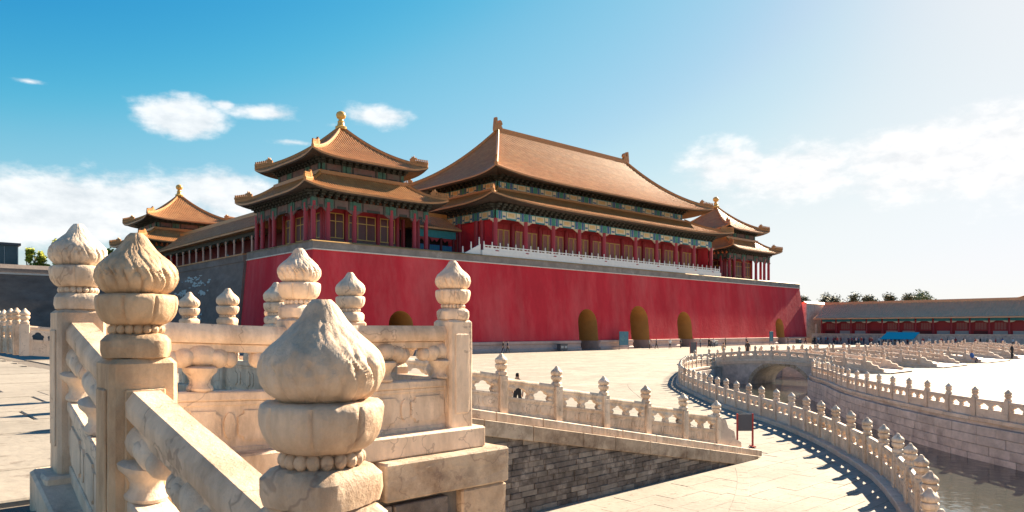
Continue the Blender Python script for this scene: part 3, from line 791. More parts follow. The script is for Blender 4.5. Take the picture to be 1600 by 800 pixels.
# east face (red as far as the pavilion), west face, top and back
ym = 97.8
mb.add([sub(p,GB) for p in ((GX0,GY0,0),(TX0,TY0,ZR),(TX0,ym,ZR),(GX0,ym,0))], [(0,1,2,3)])
mb.add([sub(p,GB) for p in ((GX1,GY0,0),(TX1,TY0,ZR),(TX1,GY1,ZR),(GX1,GY1,0))], [(3,2,1,0)])
mb.add([sub(p,GB) for p in ((TX0,TY0,ZR),(TX1,TY0,ZR),(TX1,GY1,ZR),(TX0,GY1,ZR))], [(0,1,2,3)])
mb.add([sub(p,GB) for p in ((GX0,GY1,0),(GX1,GY1,0),(TX1,GY1,ZR),(TX0,GY1,ZR))], [(0,1,2,3)])
put('red_wall', mb.mesh('red_wall', 'red_wall'), gate)
for cx, hw, top in ARCH:               # vaulted passages with a plank door far inside
    o = arch_outline(cx, hw, top); vs = []; n = len(o)
    for d in (0, 18):
        vs += [(a, face_pt(a,b)[1]+.001 if d == 0 else GY0+d, b) for a, b in o]
    mb = MB(); mb.add([sub(v,GB) for v in vs], [(i, i+1, n+i+1, n+i) for i in range(n-1)])
    pas = put('arched_passage', mb.mesh('arched_passage', 'ochre'), gate)
    mb = MB(); mb.prism([(a-GB[0], b) for a, b in o], GY0+17-GB[1], GY0+17.3-GB[1], 'xz'); put('gate_door', mb.mesh('gate_door', 'red_dark'), pas)
    mb = MB()
    for s in (-1, 1):                  # stone dado inside the passage
        mb.box(cx+s*hw-.12-GB[0], cx+s*hw+.12-GB[0], GY0-.05-GB[1], GY0+14-GB[1], 0, PLZ-.1)
    put('passage_dado', mb.mesh('passage_dado', 'plinth'), pas)
# moulded stone foot along the wall, block by block between the arches
edges = [GX0-.35] + [v for cx, hw, t in ARCH for v in (cx-hw, cx+hw)] + [GX1+.35]
pl = []
for k in range(0, len(edges), 2):
    L = edges[k+1]-edges[k]; n = max(1, int(L/3.0))
    for i in range(n): pl.append((edges[k]+L*i/n+.01, edges[k]+L*(i+1)/n-.01))
for xa, xb in pl:
    q = MB()
    q.prism([(-.42,0),(-.42,.34),(-.30,.42),(-.18,.52),(-.18,1.0),(-.28,1.1),(-.34,1.2),(-.34,1.5),(-.1,PLZ),(.3,PLZ),(.3,0)], xa-GB[0], xb-GB[0], 'yz')
    o = put('plinth_block', q.mesh('plinth_block', 'plinth'), gate, (0, GY0-GB[1]+.05, 0))
q = MB(); q.prism([(-.42,0),(-.42,.34),(-.18,.52),(-.18,1.0),(-.34,1.2),(-.34,1.5),(-.1,PLZ),(.3,PLZ),(.3,0)], GY0-GB[1], ym-GB[1], 'xz')
put('plinth_block', q.mesh('plinth_block', 'plinth'), gate, (GX0-GB[0]+.05, 0, 0))
# grey parapet with a pale string course and a tiled coping
mb = MB()
mb.box(TX0-.05-GB[0], TX1+.05-GB[0], TY0-.05-GB[1], TY0+.55-GB[1], ZR+.12, ZP-.14)
mb.box(TX0-.05-GB[0], TX0+.55-GB[0], TY0+.551-GB[1], ym-GB[1], ZR+.12, ZP-.14)
mb.box(TX1-.55-GB[0], TX1+.05-GB[0], TY0+.551-GB[1], GY1-GB[1], ZR+.12, ZP-.14)
par = put('parapet', mb.mesh('parapet', 'parapet'), gate)
mb = MB()
mb.box(TX0-.14-GB[0], TX1+.14-GB[0], TY0-.14-GB[1], TY0+.3-GB[1], ZR-.02, ZR+.12); mb.box(TX0-.14-GB[0], TX0+.3-GB[0], TY0+.301-GB[1], ym-GB[1], ZR-.02, ZR+.12)
put('string_course', mb.mesh('string_course', 'parapet_line'), par)
mb = MB()
def cop(x0, x1, y0, y1, along):
    if along == 'x': mb.prism([(y0-GB[1],ZP-.14),((y0+y1)/2-GB[1],ZP+.06),(y1-GB[1],ZP-.14)], x0-GB[0], x1-GB[0], 'yz')
    else: mb.prism([(x0-GB[0],ZP-.14),((x0+x1)/2-GB[0],ZP+.06),(x1-GB[0],ZP-.14)], y0-GB[1], y1-GB[1], 'xz')
cop(TX0-.15, TX1+.15, TY0-.18, TY0+.65, 'x'); cop(TX0-.15, TX0+.65, TY0+.66, ym, 'y')
put('coping', mb.mesh('coping', 'coping_tile'), par)

# east arm: dark brick wall running south, with flaking pale patches
arm = thing('brick_wall', 'dark grey brick wall below the long roofed gallery, with flaking pale patches', 'wall', (45, 120, 0)); AB = (45, 120, 0)
mb = MB(); mb.add([sub(p,AB) for p in ((38.0,ym+.02,0),(39.1,ym+.02,ZR-.1),(39.1,170,ZR-.1),(38.0,170,0),(60,ym+.02,0),(60,ym+.02,ZR-.1),(60,170,ZR-.1),(60,170,0))],
                  [(0,3,2,1),(1,2,6,5),(4,5,6,7),(0,1,5,4),(3,7,6,2)])
put('wall_body', mb.mesh('wall_body', 'brick_grey'), arm)
mb = MB(); mb.box(39.0-AB[0], 39.5-AB[0], ym+.03-AB[1], 170-AB[1], ZR-.1, ZP-.35); put('parapet', mb.mesh('parapet', 'brick_grey'), arm)
mb = MB(); mb.box(38.9-AB[0], 39.6-AB[0], ym+.04-AB[1], 170-AB[1], ZP-.35, ZP-.15); put('coping', mb.mesh('coping', 'tile'), arm)
rnd = random.Random(2)
mb = MB()
for cy, cz, hy, hz in ((118,11.2,4.2,.35),(115,10.4,3.4,.4),(122,9.2,3.2,.35),(113,8.9,1.6,.25),(120.5,6.2,1.4,.5),(117,5.6,2.4,.7),(114,5.2,1.8,.6)):
    for k in range(22):
        y = cy+rnd.gauss(0,hy*.5); z = cz+rnd.gauss(0,hz*.6); w = rnd.uniform(.15,.75); h = rnd.uniform(.06,.2)
        x = 38.0+1.1*z/(ZR-.1)
        pts = [(y-w, z), (y-w*.4, z+h*rnd.uniform(.6,1.2)), (y+w*.5, z+h*rnd.uniform(.5,1.1)), (y+w, z+h*.1), (y+w*.3, z-h), (y-w*.5, z-h*.7)]
        mb.prism([(a-AB[1], b) for a, b in pts], x-.04-AB[0]-rnd.uniform(0,.03), x+.06-AB[0], 'yz')
put('flaking_render', mb.mesh('flaking_render', 'efflorescence'), arm, kind='stuff')
# city wall to the east
cw = thing('city_wall', 'dark grey city wall with a pale string course at the far end of the terrace', 'wall', (-20, 137, 0))
mb = MB(); mb.prism([(-1.2,0),(0,13.0),(.9,13.7),(6,13.7),(6,0)], -160, 57.5, 'yz'); put('wall_body', mb.mesh('wall_body', 'brick_grey'), cw)
mb = MB(); mb.box(-160, 57.5, -.22, .0, 12.05, 12.3); put('string_course', mb.mesh('string_course', 'parapet_line'), cw)

# ------------------------------------------------------------------ roofs
def roof(name, parent, base, c, ax, ay, ze, rx, ry, zr, up, wall, zin, rib=.4, a=.5, ridge=True, finial=None, figures=True, tile='tile', hip_w=.5):
    """curved tiled roof: eave rectangle (ax,ay) at ze rising to (rx,ry) at zr, corners lifted by up"""
    cx, cy = c[0]-base[0], c[1]-base[1]
    def H(t): return ze+(zr-ze)*(a*t+(1-a)*t*t)
    def hx(t): return ax+(rx-ax)*t
    def hy(t): return ay+(ry-ay)*t
    def pt(side, u, t):               # u in -1..1 along the eave
        z = H(t)+up*abs(u)**5*(1-t)**2
        if side == 0: return (cx+u*hx(t), cy-hy(t), z)
        if side == 2: return (cx-u*hx(t), cy+hy(t), z)
        if side == 1: return (cx+hx(t), cy+u*hy(t), z)
        return (cx-hx(t), cy-u*hy(t), z)
    NU, NT = 24, 10
    mb = MB()
    for s in range(4):
        vs = [pt(s, -1+2*i/NU, j/NT) for j in range(NT+1) for i in range(NU+1)]
        mb.add(vs, [(j*(NU+1)+i, j*(NU+1)+i+1, (j+1)*(NU+1)+i+1, (j+1)*(NU+1)+i) for j in range(NT) for i in range(NU)])
    if rx > .05 and ry > .05 and not ridge: pass
    r = put(name, mb.mesh(name, tile, smooth='all', fix=False), parent)
    # fascia and soffit
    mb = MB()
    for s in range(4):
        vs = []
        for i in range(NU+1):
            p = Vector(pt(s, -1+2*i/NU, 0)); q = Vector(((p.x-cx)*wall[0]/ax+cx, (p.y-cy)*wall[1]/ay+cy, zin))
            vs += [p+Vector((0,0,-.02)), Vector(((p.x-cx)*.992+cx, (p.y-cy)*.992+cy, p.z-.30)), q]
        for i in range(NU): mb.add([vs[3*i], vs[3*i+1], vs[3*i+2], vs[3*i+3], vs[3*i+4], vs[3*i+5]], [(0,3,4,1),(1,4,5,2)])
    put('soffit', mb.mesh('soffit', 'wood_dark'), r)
    # rows of round tiles with their end caps
    mb = MB(); K = 7
    for s in range(4):
        e, eo, inner = (ax, ay, rx) if s in (0,2) else (ay, ax, ry)
        n = int(2*e/rib)
        for i in range(n):
            x = -e+(i+.5)*2*e/n
            tm = min(1.0, (e-abs(x))/(e-inner)) if e-inner > 1e-6 else 1.0
            if tm < .03: continue
            vs = []
            for k in range(K+1):
                t = tm*k/K; h = hx(t) if s in (0,2) else hy(t); h = max(h, 1e-3)
                w = rib*.24
                for dx, dz in ((-w,-.01),(-w*.6,rib*.24),(w*.6,rib*.24),(w,-.01)):
                    u = max(-1,min(1,(x)/h)); p = pt(s, u, t)
                    if s == 0: vs.append((p[0]+dx, p[1], p[2]+dz))
                    elif s == 2: vs.append((p[0]-dx, p[1], p[2]+dz))
                    elif s == 1: vs.append((p[0], p[1]+dx, p[2]+dz))
                    else: vs.append((p[0], p[1]-dx, p[2]+dz))
            fs = [(k*4+q, k*4+q+1, k*4+5+q, k*4+4+q) for k in range(K) for q in range(3)]
            mb.add(vs, fs)
            # end cap and drip
            p = Vector(vs[0]); q = Vector(vs[3]); tp1 = Vector(vs[1]); tp2 = Vector(vs[2]); dn = Vector((0,0,-.13))
            mb.add([p+dn, q+dn, q, tp2, tp1, p], [(0,1,2,3,4,5)])
    put('tile_rows', mb.mesh('tile_rows', tile, fix=False), r, kind='stuff')
    # bright glazed edge above the drip
    mb = MB()
    for s in range(4):
        vs = []
        for i in range(NU+1):
            p = Vector(pt(s, -1+2*i/NU, 0)); o = Vector(((p.x-cx)*1.004+cx, (p.y-cy)*1.004+cy, p.z))
            vs += [o+Vector((0,0,.05)), o+Vector((0,0,-.17))]
        for i in range(NU): mb.add([vs[2*i], vs[2*i+1], vs[2*i+3], vs[2*i+2]], [(0,1,2,3)])
    put('drip_edge', mb.mesh('drip_edge', tile), r)
    # hip ridges with figures
    fm = MB()
    fm.prism([(-.16,0),(.16,0),(.20,.30),(.08,.36),(.13,.56),(.02,.66),(-.10,.56),(-.06,.36),(-.2,.28)], -.10, .10, 'xz'); FIG = fm.mesh('roof_figure', 'tile_gold')
    fm = MB()
    fm.prism([(-.42,0),(.42,0),(.45,.42),(.62,.75),(.36,.70),(.22,1.1),(.05,.82),(-.12,1.0),(-.22,.7),(-.5,.55)], -.16, .16, 'xz'); FIGB = fm.mesh('roof_beast', 'tile_gold')
    for sx in (-1, 1):
        for sy in (-1, 1):
            pts = [(cx+sx*hx(t)*1.0, cy+sy*hy(t), H(t)+up*(1-t)**2+.02) for t in [i/14 for i in range(15)]]
            mb = MB(); mb.sweep(pts, hip_w, hip_w*1.05); h = put('hip_ridge', mb.mesh('hip_ridge', 'tile_gold'), r)
            if figures:
                rz = math.atan2(sy*(ay-ry), sx*(ax-rx)); 
                for k in range(6):
                    t = .012+.022*k*(9.0/max(ax-rx,4)); 
                    put('roof_figure', FIG, r, (cx+sx*hx(t), cy+sy*hy(t), H(t)+up*(1-t)**2+hip_w*1.0), rz)
                t = .012+.022*7*(9.0/max(ax-rx,4))
                put('roof_beast', FIGB, r, (cx+sx*hx(t), cy+sy*hy(t), H(t)+up*(1-t)**2+hip_w*.95), rz, (.85,.85,.85))
    if ridge and rx > .3:
        mb = MB(); mb.box(cx-rx-.2, cx+rx+.2, cy-.35, cy+.35, zr-.35, zr+.5); mb.box(cx-rx-.2, cx+rx+.2, cy-.22, cy+.22, zr+.5, zr+.72); put('main_ridge', mb.mesh('main_ridge', 'tile_gold'), r)
        for s in (-1, 1):             # dragon-tail ornament at each end
            mb = MB()
            o = [(.9,-.2),(1.0,.9),(.75,1.3),(1.05,1.7),(.85,2.3),(.45,2.6),(.35,2.1),(.1,1.6),(-.2,1.9),(-.25,3.0),(-.6,3.05),(-.75,1.6),(-.85,.4),(-.8,-.2)]
            mb.prism([(cx+s*(rx-.0)-s*px*.9, zr+.15+pz*.72) for px, pz in o], cy-.32, cy+.32, 'xz'); put('ridge_ornament', mb.mesh('ridge_ornament', 'tile_gold'), r)
    if ridge and rx <= .3 and finial:
        mb = MB(); z0 = zr-.3
        mb.lathe([(.75,z0),(.8,z0+.35),(.55,z0+.5),(.42,z0+.95),(.5,z0+1.05),(.36,z0+1.2),(.33,z0+1.45),(.52,z0+1.55),(.66,z0+1.8),(.68,z0+2.05),(.58,z0+2.32),(.3,z0+2.5),(.12,z0+2.55)], 16, cx, cy)
        put('roof_finial', mb.mesh('roof_finial', 'gold', smooth=True), r)
    return r
def column(parent, loc, h, r, m='red_column'):
    key = ('col', h, r, m)
    if key not in BAYS:
        mb = MB(); mb.lathe([(r*1.5,-.02),(r*1.5,.12),(r*1.05,.2),(r,.25),(r*.93,h)], 14); BAYS[key] = mb.mesh('column', m, smooth=True)
    return put('column', BAYS[key], parent, loc)
def window(parent, a, b, z0, z1, plane, axis, cols, transom, frame='gold', pane='pane', bar=.10, sgn=-1):
    """window between a and b along x (axis 'x', facing -y) or along y (axis 'y', facing -x); local coords"""
    f = MB(); p = MB()
    def bx(mb, u0, u1, w0, w1, d0, d1):
        if axis == 'x': mb.box(u0, u1, min(plane+sgn*d0,plane+sgn*d1), max(plane+sgn*d0,plane+sgn*d1), w0, w1)
        else: mb.box(min(plane+sgn*d0,plane+sgn*d1), max(plane+sgn*d0,plane+sgn*d1), u0, u1, w0, w1)
    bx(f, a, b, z0, z0+bar, .0, .12); bx(f, a, b, z1-bar, z1, .0, .12)
    zt = z1-(z1-z0)*.34 if transom else None
    if transom: bx(f, a+bar, b-bar, zt, zt+bar, .0, .115)
    for i in range(cols+1):
        u = a+(b-a-bar)*i/cols; bx(f, u, u+bar, z0+bar, z1-bar, .0, .118 if i in (0,cols) else .11)
    w = put('window', f.mesh('window', frame), parent)
    for i in range(cols):
        u0 = a+(b-a-bar)*i/cols+bar; u1 = a+(b-a-bar)*(i+1)/cols; q = MB()
        bx(q, u0, u1, z0+bar, (zt if transom else z1-bar), .0, .05)
        put('pane', q.mesh('pane', pane), w)
    if transom:
        q = MB(); bx(q, a+bar, b-bar, zt+bar, z1-bar, .0, .05); put('pane', q.mesh('pane', pane), w)
    return w
def brackets(parent, hx, hy, z0, z1, step, m='green_dark', out=.9):
    """dense rows of bracket sets under an eave"""
    mb = MB(); h = z1-z0
    for s in range(4):
        e, o = (hx, hy) if s in (0,2) else (hy, hx); n = int(2*e/step)
        for i in range(n+1):
            u = -e+2*e*i/n
            for k in range(3):
                w = .16+.09*k; d = .12+out*(k+1)/3; zz0 = z0+h*k/3; zz1 = z0+h*(k+1)/3-.05
                if s == 0: mb.box(u-w, u+w, -o-d, -o+.02, zz0, zz1)
                elif s == 2: continue
                elif s == 3: mb.box(-o-d, -o+.02, u-w, u+w, zz0, zz1)
                elif s == 1: continue
    return put('bracket_sets', mb.mesh('bracket_sets', m), parent, kind='stuff')
def painted_beam(parent, u0, u1, z0, z1, plane, axis, style, sgn=-1):
    """lintel over one bay with raised painted cartouches"""
    mb = MB()
    def bx(a, b, w0, w1, d):
        if axis == 'x': mb.box(a, b, min(plane, plane+sgn*d), max(plane, plane+sgn*d), w0, w1)
        else: mb.box(min(plane, plane+sgn*d), max(plane, plane+sgn*d), a, b, w0, w1)
    L = u1-u0; h = z1-z0
    mats = ['cream_paint','green_paint','blue_paint','teal_paint','cream_gold'] if style == 0 else ['purple_beam','green_dull','purple_beam','green_dark','purple_beam']
    mb.cur = 0; bx(u0, u1, z0, z1, .10)
    if style == 0:
        seq = [(.0,.07,1),(.085,.15,2),(.165,.20,3),(.33,.345,1),(.655,.67,1),(.80,.835,3),(.85,.915,2),(.93,1.0,1)]
        for a, b, c in seq: mb.cur = c; bx(u0+L*a, u0+L*b, z0+.02, z1-.02, .14)
        mb.cur = 3; bx(u0+L*.35, u0+L*.65, z0+.0, z0+h*.16, .16)
        mb.cur = 4; bx(u0+L*.40, u0+L*.60, z0+h*.36, z1-h*.22, .135)
        mb.cur = 2; bx(u0+L*.22, u0+L*.31, z0+h*.25, z0+h*.45, .13); bx(u0+L*.69, u0+L*.78, z0+h*.25, z0+h*.45, .13)
        mb.cur = 3; bx(u0+L*.01, u0+L*.99, z1-h*.1, z1-.01, .12)
    else:
        for a, b, c in ((.0,.13,1),(.16,.2,3),(.80,.84,3),(.87,1.0,1)): mb.cur = c; bx(u0+L*a, u0+L*b, z0+.02, z1-.02, .14)
        mb.cur = 3; bx(u0+L*.3, u0+L*.7, z0, z0+h*.3, .13)
    return put('painted_beam', mb.mesh('painted_beam', mats), parent)
def spandrel(parent, u, z, plane, axis, m, w=1.25, h=.75, d=.12):
    """pair of scalloped brackets where a column meets its beam"""
    for s in (-1, 1):
        pts = [(u+s*.2,z),(u+s*w,z),(u+s*w*.93,z-h*.22),(u+s*w*.72,z-h*.34),(u+s*w*.64,z-h*.58),(u+s*w*.40,z-h*.66),(u+s*w*.32,z-h*.92),(u+s*.2,z-h)]
        mb = MB(); mb.prism(pts, plane-d, plane+d*.3, 'xz' if axis == 'x' else 'yz'); put('bracket', mb.mesh('bracket', m), parent)

# ------------------------------------------------------------------ corner pavilions
def pavilion(cx, cy, label, detail):
    g = thing('corner_pavilion', label, 'pavilion', (cx, cy, ZR), 0, None); B = (0,0,ZR)
    z0 = 14.2-ZR; C = 8.4
    mb = MB(); mb.box(-9.1, 9.1, -9.1, 9.1, 0, z0); put('platform', mb.mesh('platform', 'stone_block'), g)
    offs = (-8.4,-6.45,-2.75,2.75,6.45,8.4)
    hcol = 4.9
    for u in offs:
        column(g, (u,-C,z0), hcol, .31); column(g, (u,C,z0), hcol, .31)
        if abs(u) < 8: column(g, (-C,u,z0), hcol, .31); column(g, (C,u,z0), hcol, .31)
    # inner hall
    wz0, wz1 = z0, 19.4-ZR
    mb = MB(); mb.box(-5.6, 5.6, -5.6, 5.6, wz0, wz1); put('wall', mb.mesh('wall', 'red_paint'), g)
    mb = MB(); mb.box(-5.75, 5.75, -5.75, 5.75, wz0, wz0+.9); put('sill_wall', mb.mesh('sill_wall', 'purple_beam'), g)
    for u in (-5.5,-2.4,2.4,5.5):
        for q in ((u,-5.75),(-5.75,u)): column(g, (q[0],q[1],z0), hcol, .28)
    if detail:
        for ax_ in ('x','y'):
            window(g, -5.1, -2.75, wz0+.95, wz0+4.2, -5.6, ax_, 2, True)
            window(g, -2.05, 2.05, wz0+.95, wz0+4.2, -5.6, ax_, 3, True)
            window(g, 2.75, 5.1, wz0+.95, wz0+4.2, -5.6, ax_, 2, True)
    for a, b in zip(offs[:-1], offs[1:]):
        for ax_ in ('x','y'):
            painted_beam(g, a+.3, b-.3, 18.45-ZR, 19.55-ZR, -C, ax_, 1)
    for u in offs:
        for ax_ in ('x','y'):
            mb = MB()
            if ax_ == 'x': mb.box(u-.29, u+.29, -C-.2, -C+.2, 18.4-ZR, 19.6-ZR)
            else: mb.box(-C-.2, -C+.2, u-.29, u+.29, 18.4-ZR, 19.6-ZR)
            if abs(u) < 8 or ax_ == 'x': put('beam_end', mb.mesh('beam_end', 'green_dull'), g)
            if detail: spandrel(g, u, 18.45-ZR, -C, ax_, 'purple_beam', 1.1 if abs(u) < 3 else .75, .6)
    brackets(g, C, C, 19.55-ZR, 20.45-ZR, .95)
    roof('lower_roof', g, (0,0,0), (0,0), 10.6, 10.6, 20.35-ZR, 6.3, 6.3, 23.3-ZR, .75, (8.3,8.3), 20.45-ZR, rib=.36, a=.62, ridge=False, hip_w=.34)
    mb = MB(); mb.box(-6.2, 6.2, -6.2, 6.2, 23.0-ZR, 25.2-ZR); put('upper_wall', mb.mesh('upper_wall', 'green_dark'), g)
    for a, b in ((-6.2,-2.75),(-2.75,2.75),(2.75,6.2)):
        for ax_ in ('x','y'): painted_beam(g, a+.05, b-.05, 23.45-ZR, 24.5-ZR, -6.2, ax_, 1)
    brackets(g, 6.2, 6.2, 24.5-ZR, 25.3-ZR, .95)
    # ridge round the foot of the upper wall
    mb = MB()
    for s in (-1, 1):
        mb.box(-6.75, 6.75, s*6.55-.2, s*6.55+.2, 23.05-ZR, 23.5-ZR); mb.box(s*6.55-.2, s*6.55+.2, -6.34, 6.34, 23.05-ZR, 23.499-ZR)
    put('belt_ridge', mb.mesh('belt_ridge', 'tile_gold'), g)
    roof('upper_roof', g, (0,0,0), (0,0), 8.6, 8.6, 24.95-ZR, .05, .05, 31.4-ZR, .75, (6.2,6.2), 25.2-ZR, rib=.36, a=.48, ridge=True, finial=True, hip_w=.34)
    return g
pavilion(49.3, 89.3, 'double-eaved corner pavilion on the red wall nearest the foreground marble posts', True)
pavilion(49.3, 157.5, 'distant double-eaved pavilion at the far end of the long roofed gallery', False)
pavilion(144.7, 89.3, 'double-eaved corner pavilion at the far end of the red wall beyond the great hall', True)

# ------------------------------------------------------------------ the great hall
HX, HY = 97.4, 91.5
hall = thing('gate_hall', 'great double-eaved hall with a long hipped roof standing on the red wall', 'hall', (HX, HY, ZR)); Z0 = 14.75-ZR
mb = MB(); mb.box(-31.6, 31.6, -13.1, 13.1, 0, Z0); put('platform', mb.mesh('platform', 'marble_white'), hall)
bx_ = [-28.7,-22.6,-16.6,-10.5,-4.3,4.3,10.5,16.6,22.6,28.7]
CY = 12.5; hc = 19.65-14.75
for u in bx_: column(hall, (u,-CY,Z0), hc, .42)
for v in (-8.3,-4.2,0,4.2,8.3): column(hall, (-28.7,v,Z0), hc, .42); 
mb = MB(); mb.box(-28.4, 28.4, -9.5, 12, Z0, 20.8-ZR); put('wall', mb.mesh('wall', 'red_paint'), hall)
for xe in (-28.55, 28.4):
    mb = MB(); mb.box(xe, xe+.15, -12.0, 12, Z0, 19.7-ZR); put('end_wall', mb.mesh('end_wall', 'red_wall'), hall)
for u in bx_: column(hall, (u,-9.6,Z0), hc, .38)
for i, (a, b) in enumerate(zip(bx_[:-1], bx_[1:])):
    n = 4 if b-a < 7 else 5; w = (b-a-1.2)/n
    for k in range(n):
        window(hall, a+.6+w*k+.05, a+.6+w*(k+1)-.05, Z0+.35, Z0+3.9, -9.5, 'x', 1, False, pane='lattice', bar=.11)
    window(hall, a+.6, b-.6, Z0+4.0, Z0+4.8, -9.5, 'x', n, False, pane='red_paint', bar=.09, frame='red_paint')
    painted_beam(hall, a, b-.001, 19.6-ZR, 20.85-ZR, -CY-.1, 'x', 0)
for u in bx_: spandrel(hall, u, 19.6-ZR, -CY, 'x', 'cream_dull', 1.3, .62)
ey = [-12.6,-8.3,-4.2,0,4.2,8.3,12.5]
for a, b in zip(ey[:-1], ey[1:]): painted_beam(hall, a, b-.001, 19.6-ZR, 20.85-ZR, -28.8, 'y', 0)
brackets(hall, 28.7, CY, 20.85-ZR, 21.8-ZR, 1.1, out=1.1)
roof('lower_roof', hall, (0,0,0), (0,0), 31.9, 15.7, 21.75-ZR, 25.0, 8.8, 25.0-ZR, 1.0, (28.8,12.6), 21.8-ZR, rib=.42, a=.65, ridge=False, hip_w=.44)
mb = MB(); mb.box(-24.6, 24.6, -8.4, 8.4, 24.4-ZR, 27.6-ZR); put('upper_wall', mb.mesh('upper_wall', 'green_dark'), hall)
mb = MB()
for s in (-1, 1):
    mb.box(-25.4, 25.4, s*8.9-.25, s*8.9+.25, 24.6-ZR, 25.15-ZR); mb.box(s*25.1-.25, s*25.1+.25, -8.64, 8.64, 24.6-ZR, 25.149-ZR)
put('belt_ridge', mb.mesh('belt_ridge', 'tile_gold'), hall)
ub = [-24.6,-22.6,-16.6,-10.5,-4.3,4.3,10.5,16.6,22.6,24.6]
for a, b in zip(ub[1:-2], ub[2:-1]): painted_beam(hall, a, b-.001, 25.15-ZR, 26.3-ZR, -8.42, 'x', 0)
painted_beam(hall, -24.6, -22.6-.001, 25.15-ZR, 26.3-ZR, -8.42, 'x', 0); painted_beam(hall, 22.6, 24.6, 25.15-ZR, 26.3-ZR, -8.42, 'x', 0)
for a, b in ((-8.4,-4.2),(-4.2,0),(0,4.2),(4.2,8.4)): painted_beam(hall, a, b-.001, 25.15-ZR, 26.3-ZR, -24.62, 'y', 0)
brackets(hall, 24.6, 8.4, 26.3-ZR, 27.2-ZR, 1.1, out=1.2)
roof('upper_roof', hall, (0,0,0), (0,0), 28.9, 13.0, 26.45-ZR, 17.3, .12, 37.0-ZR, 1.0, (24.7,8.5), 27.2-ZR, rib=.42, a=.52, ridge=True, hip_w=.48)
# white marble rail round the hall platform
wb = thing('balustrade', 'small white marble rail along the edge of the great hall platform', 'balustrade', (HX-31.2, HY-12.95, 14.75))
mb = MB(); mb.cbox(-.09, .09, -.09, .09, 0, .85, .02); mb.lathe([(.07,.85),(.1,.9),(.1,1.0),(.06,1.05),(.1,1.1),(.1,1.2),(.03,1.3)], 8); WP = mb.mesh('post', 'marble_white')
mb = MB(); mb.box(0, 1, -.06, .06, 0, .42); mb.box(0, 1, -.07, .07, .62, .75)
for u in (.0,.46,.92): mb.box(u, u+.08, -.05, .05, .42, .62)
WPN = mb.mesh('panel', 'marble_white'); n = 40
for k in range(n+1):
    x = 62.4*k/n; put('post', WP, wb, (x,0,0))
    if k < n: put('panel', WPN, wb, (x+.09,0,0), 0, (62.4/n-.18,1,1))
# side stair of the platform, with its sloping rail and blue carpet
st = thing('side_stair', 'white marble side stair with a blue strip beside the great hall platform', 'stairs', (HX-31.6, HY-11.2, ZR))
for k in range(8):
    mb = MB(); mb.box(-3.4+.42*k, -3.4+.42*(k+1)-.004 if k < 7 else -.03, -1.4, 1.4, 0, .22*(k+1)); put('step', mb.mesh('step', 'marble_white'), st)
for k in range(8):
    mb = MB(); mb.box(-3.42+.42*k, -3.42+.42*(k+1), -.8, .5, .22*(k+1), .22*(k+1)+.03); put('carpet_strip', mb.mesh('carpet_strip', 'tarp'), st)
mb = MB(); mb.prism([(-3.5,0),(-3.5,1.0),(-.1,2.75),(-.1,0)], -1.62, -1.42, 'xz'); put('sloping_rail', mb.mesh('sloping_rail', 'marble_white'), st)
for k in range(3): put('post', WP, st, (-3.3+1.5*k, -1.52, .9+.77*k))

# ------------------------------------------------------------------ galleries
def gable_roof(parent, name, x0, x1, y0, y1, ze, zr, axis, rib=.42, m='tile', a=.6):
    """two-sided tiled roof with its ridge along axis, local coords"""
    def prof(t): return ze+(zr-ze)*(a*t+(1-a)*t*t)
    mb = MB(); rb = MB(); NT = 6
    e0, e1 = (y0, y1) if axis == 'x' else (x0, x1); l0, l1 = (x0, x1) if axis == 'x' else (y0, y1); mid = (e0+e1)/2
    def P(l, e, z): return (l, e, z) if axis == 'x' else (e, l, z)
    for ed in (e0, e1):
        vs = []
        for j in range(NT+1):
            t = j/NT; e = ed+(mid-ed)*t; vs += [P(l0,e,prof(t)), P(l1,e,prof(t))]
        mb.add(vs, [(2*j,2*j+1,2*j+3,2*j+2) for j in range(NT)])
        mb.add([P(l0,ed,ze), P(l1,ed,ze), P(l1,ed,ze-.25), P(l0,ed,ze-.25)], [(0,1,2,3)])
        n = int((l1-l0)/rib)
        for i in range(n):
            l = l0+(i+.5)*(l1-l0)/n; vs = []
            for j in range(NT+1):
                t = j/NT; e = ed+(mid-ed)*t; w = rib*.24
                vs += [P(l+dx, e, prof(t)+dz) for dx, dz in ((-w,-.01),(-w*.6,.1),(w*.6,.1),(w,-.01))]
            rb.add(vs, [(k*4+q, k*4+q+1, k*4+5+q, k*4+4+q) for k in range(NT) for q in range(3)])
    mb.add([P(l0,e0,ze-.25), P(l1,e0,ze-.25), P(l1,e1,ze-.25), P(l0,e1,ze-.25)], [(0,1,2,3)])
    for l in (l0+.02, l1-.02): mb.add([P(l,e0,ze-.2), P(l,e1,ze-.2), P(l,mid+.4*(e1-mid),prof(.6)-.02), P(l,mid,zr-.05), P(l,mid+.4*(e0-mid),prof(.6)-.02)], [(0,1,2,3,4)])
    r = put(name, mb.mesh(name, m), parent); put('tile_rows', rb.mesh('tile_rows', m), r, kind='stuff')
    q = MB(); 
    if axis == 'x': q.box(l0, l1, mid-.25, mid+.25, zr-.2, zr+.4)
    else: q.box(mid-.25, mid+.25, l0, l1, zr-.2, zr+.4)
    put('main_ridge', q.mesh('main_ridge', 'tile_gold' if m == 'tile' else m), r)
    return r
ag = thing('gallery', 'long open gallery with grey posts running back along the dark brick wall', 'gallery', (46.4, 123, ZR))
gable_roof(ag, 'roof', -5.4, 5.4, -24.5, 24.0, 17.9-ZR, 21.6-ZR, 'y', .45)
for k in range(15):
    v = -23.6+3.35*k; column(ag, (-4.1,v,.9), 17.6-ZR-.9, .17, 'plinth'); 
mb = MB(); mb.box(-4.35, -3.9, -24.2, 24, 17.05-ZR, 17.6-ZR); put('beam', mb.mesh('beam', 'green_dark'), ag)
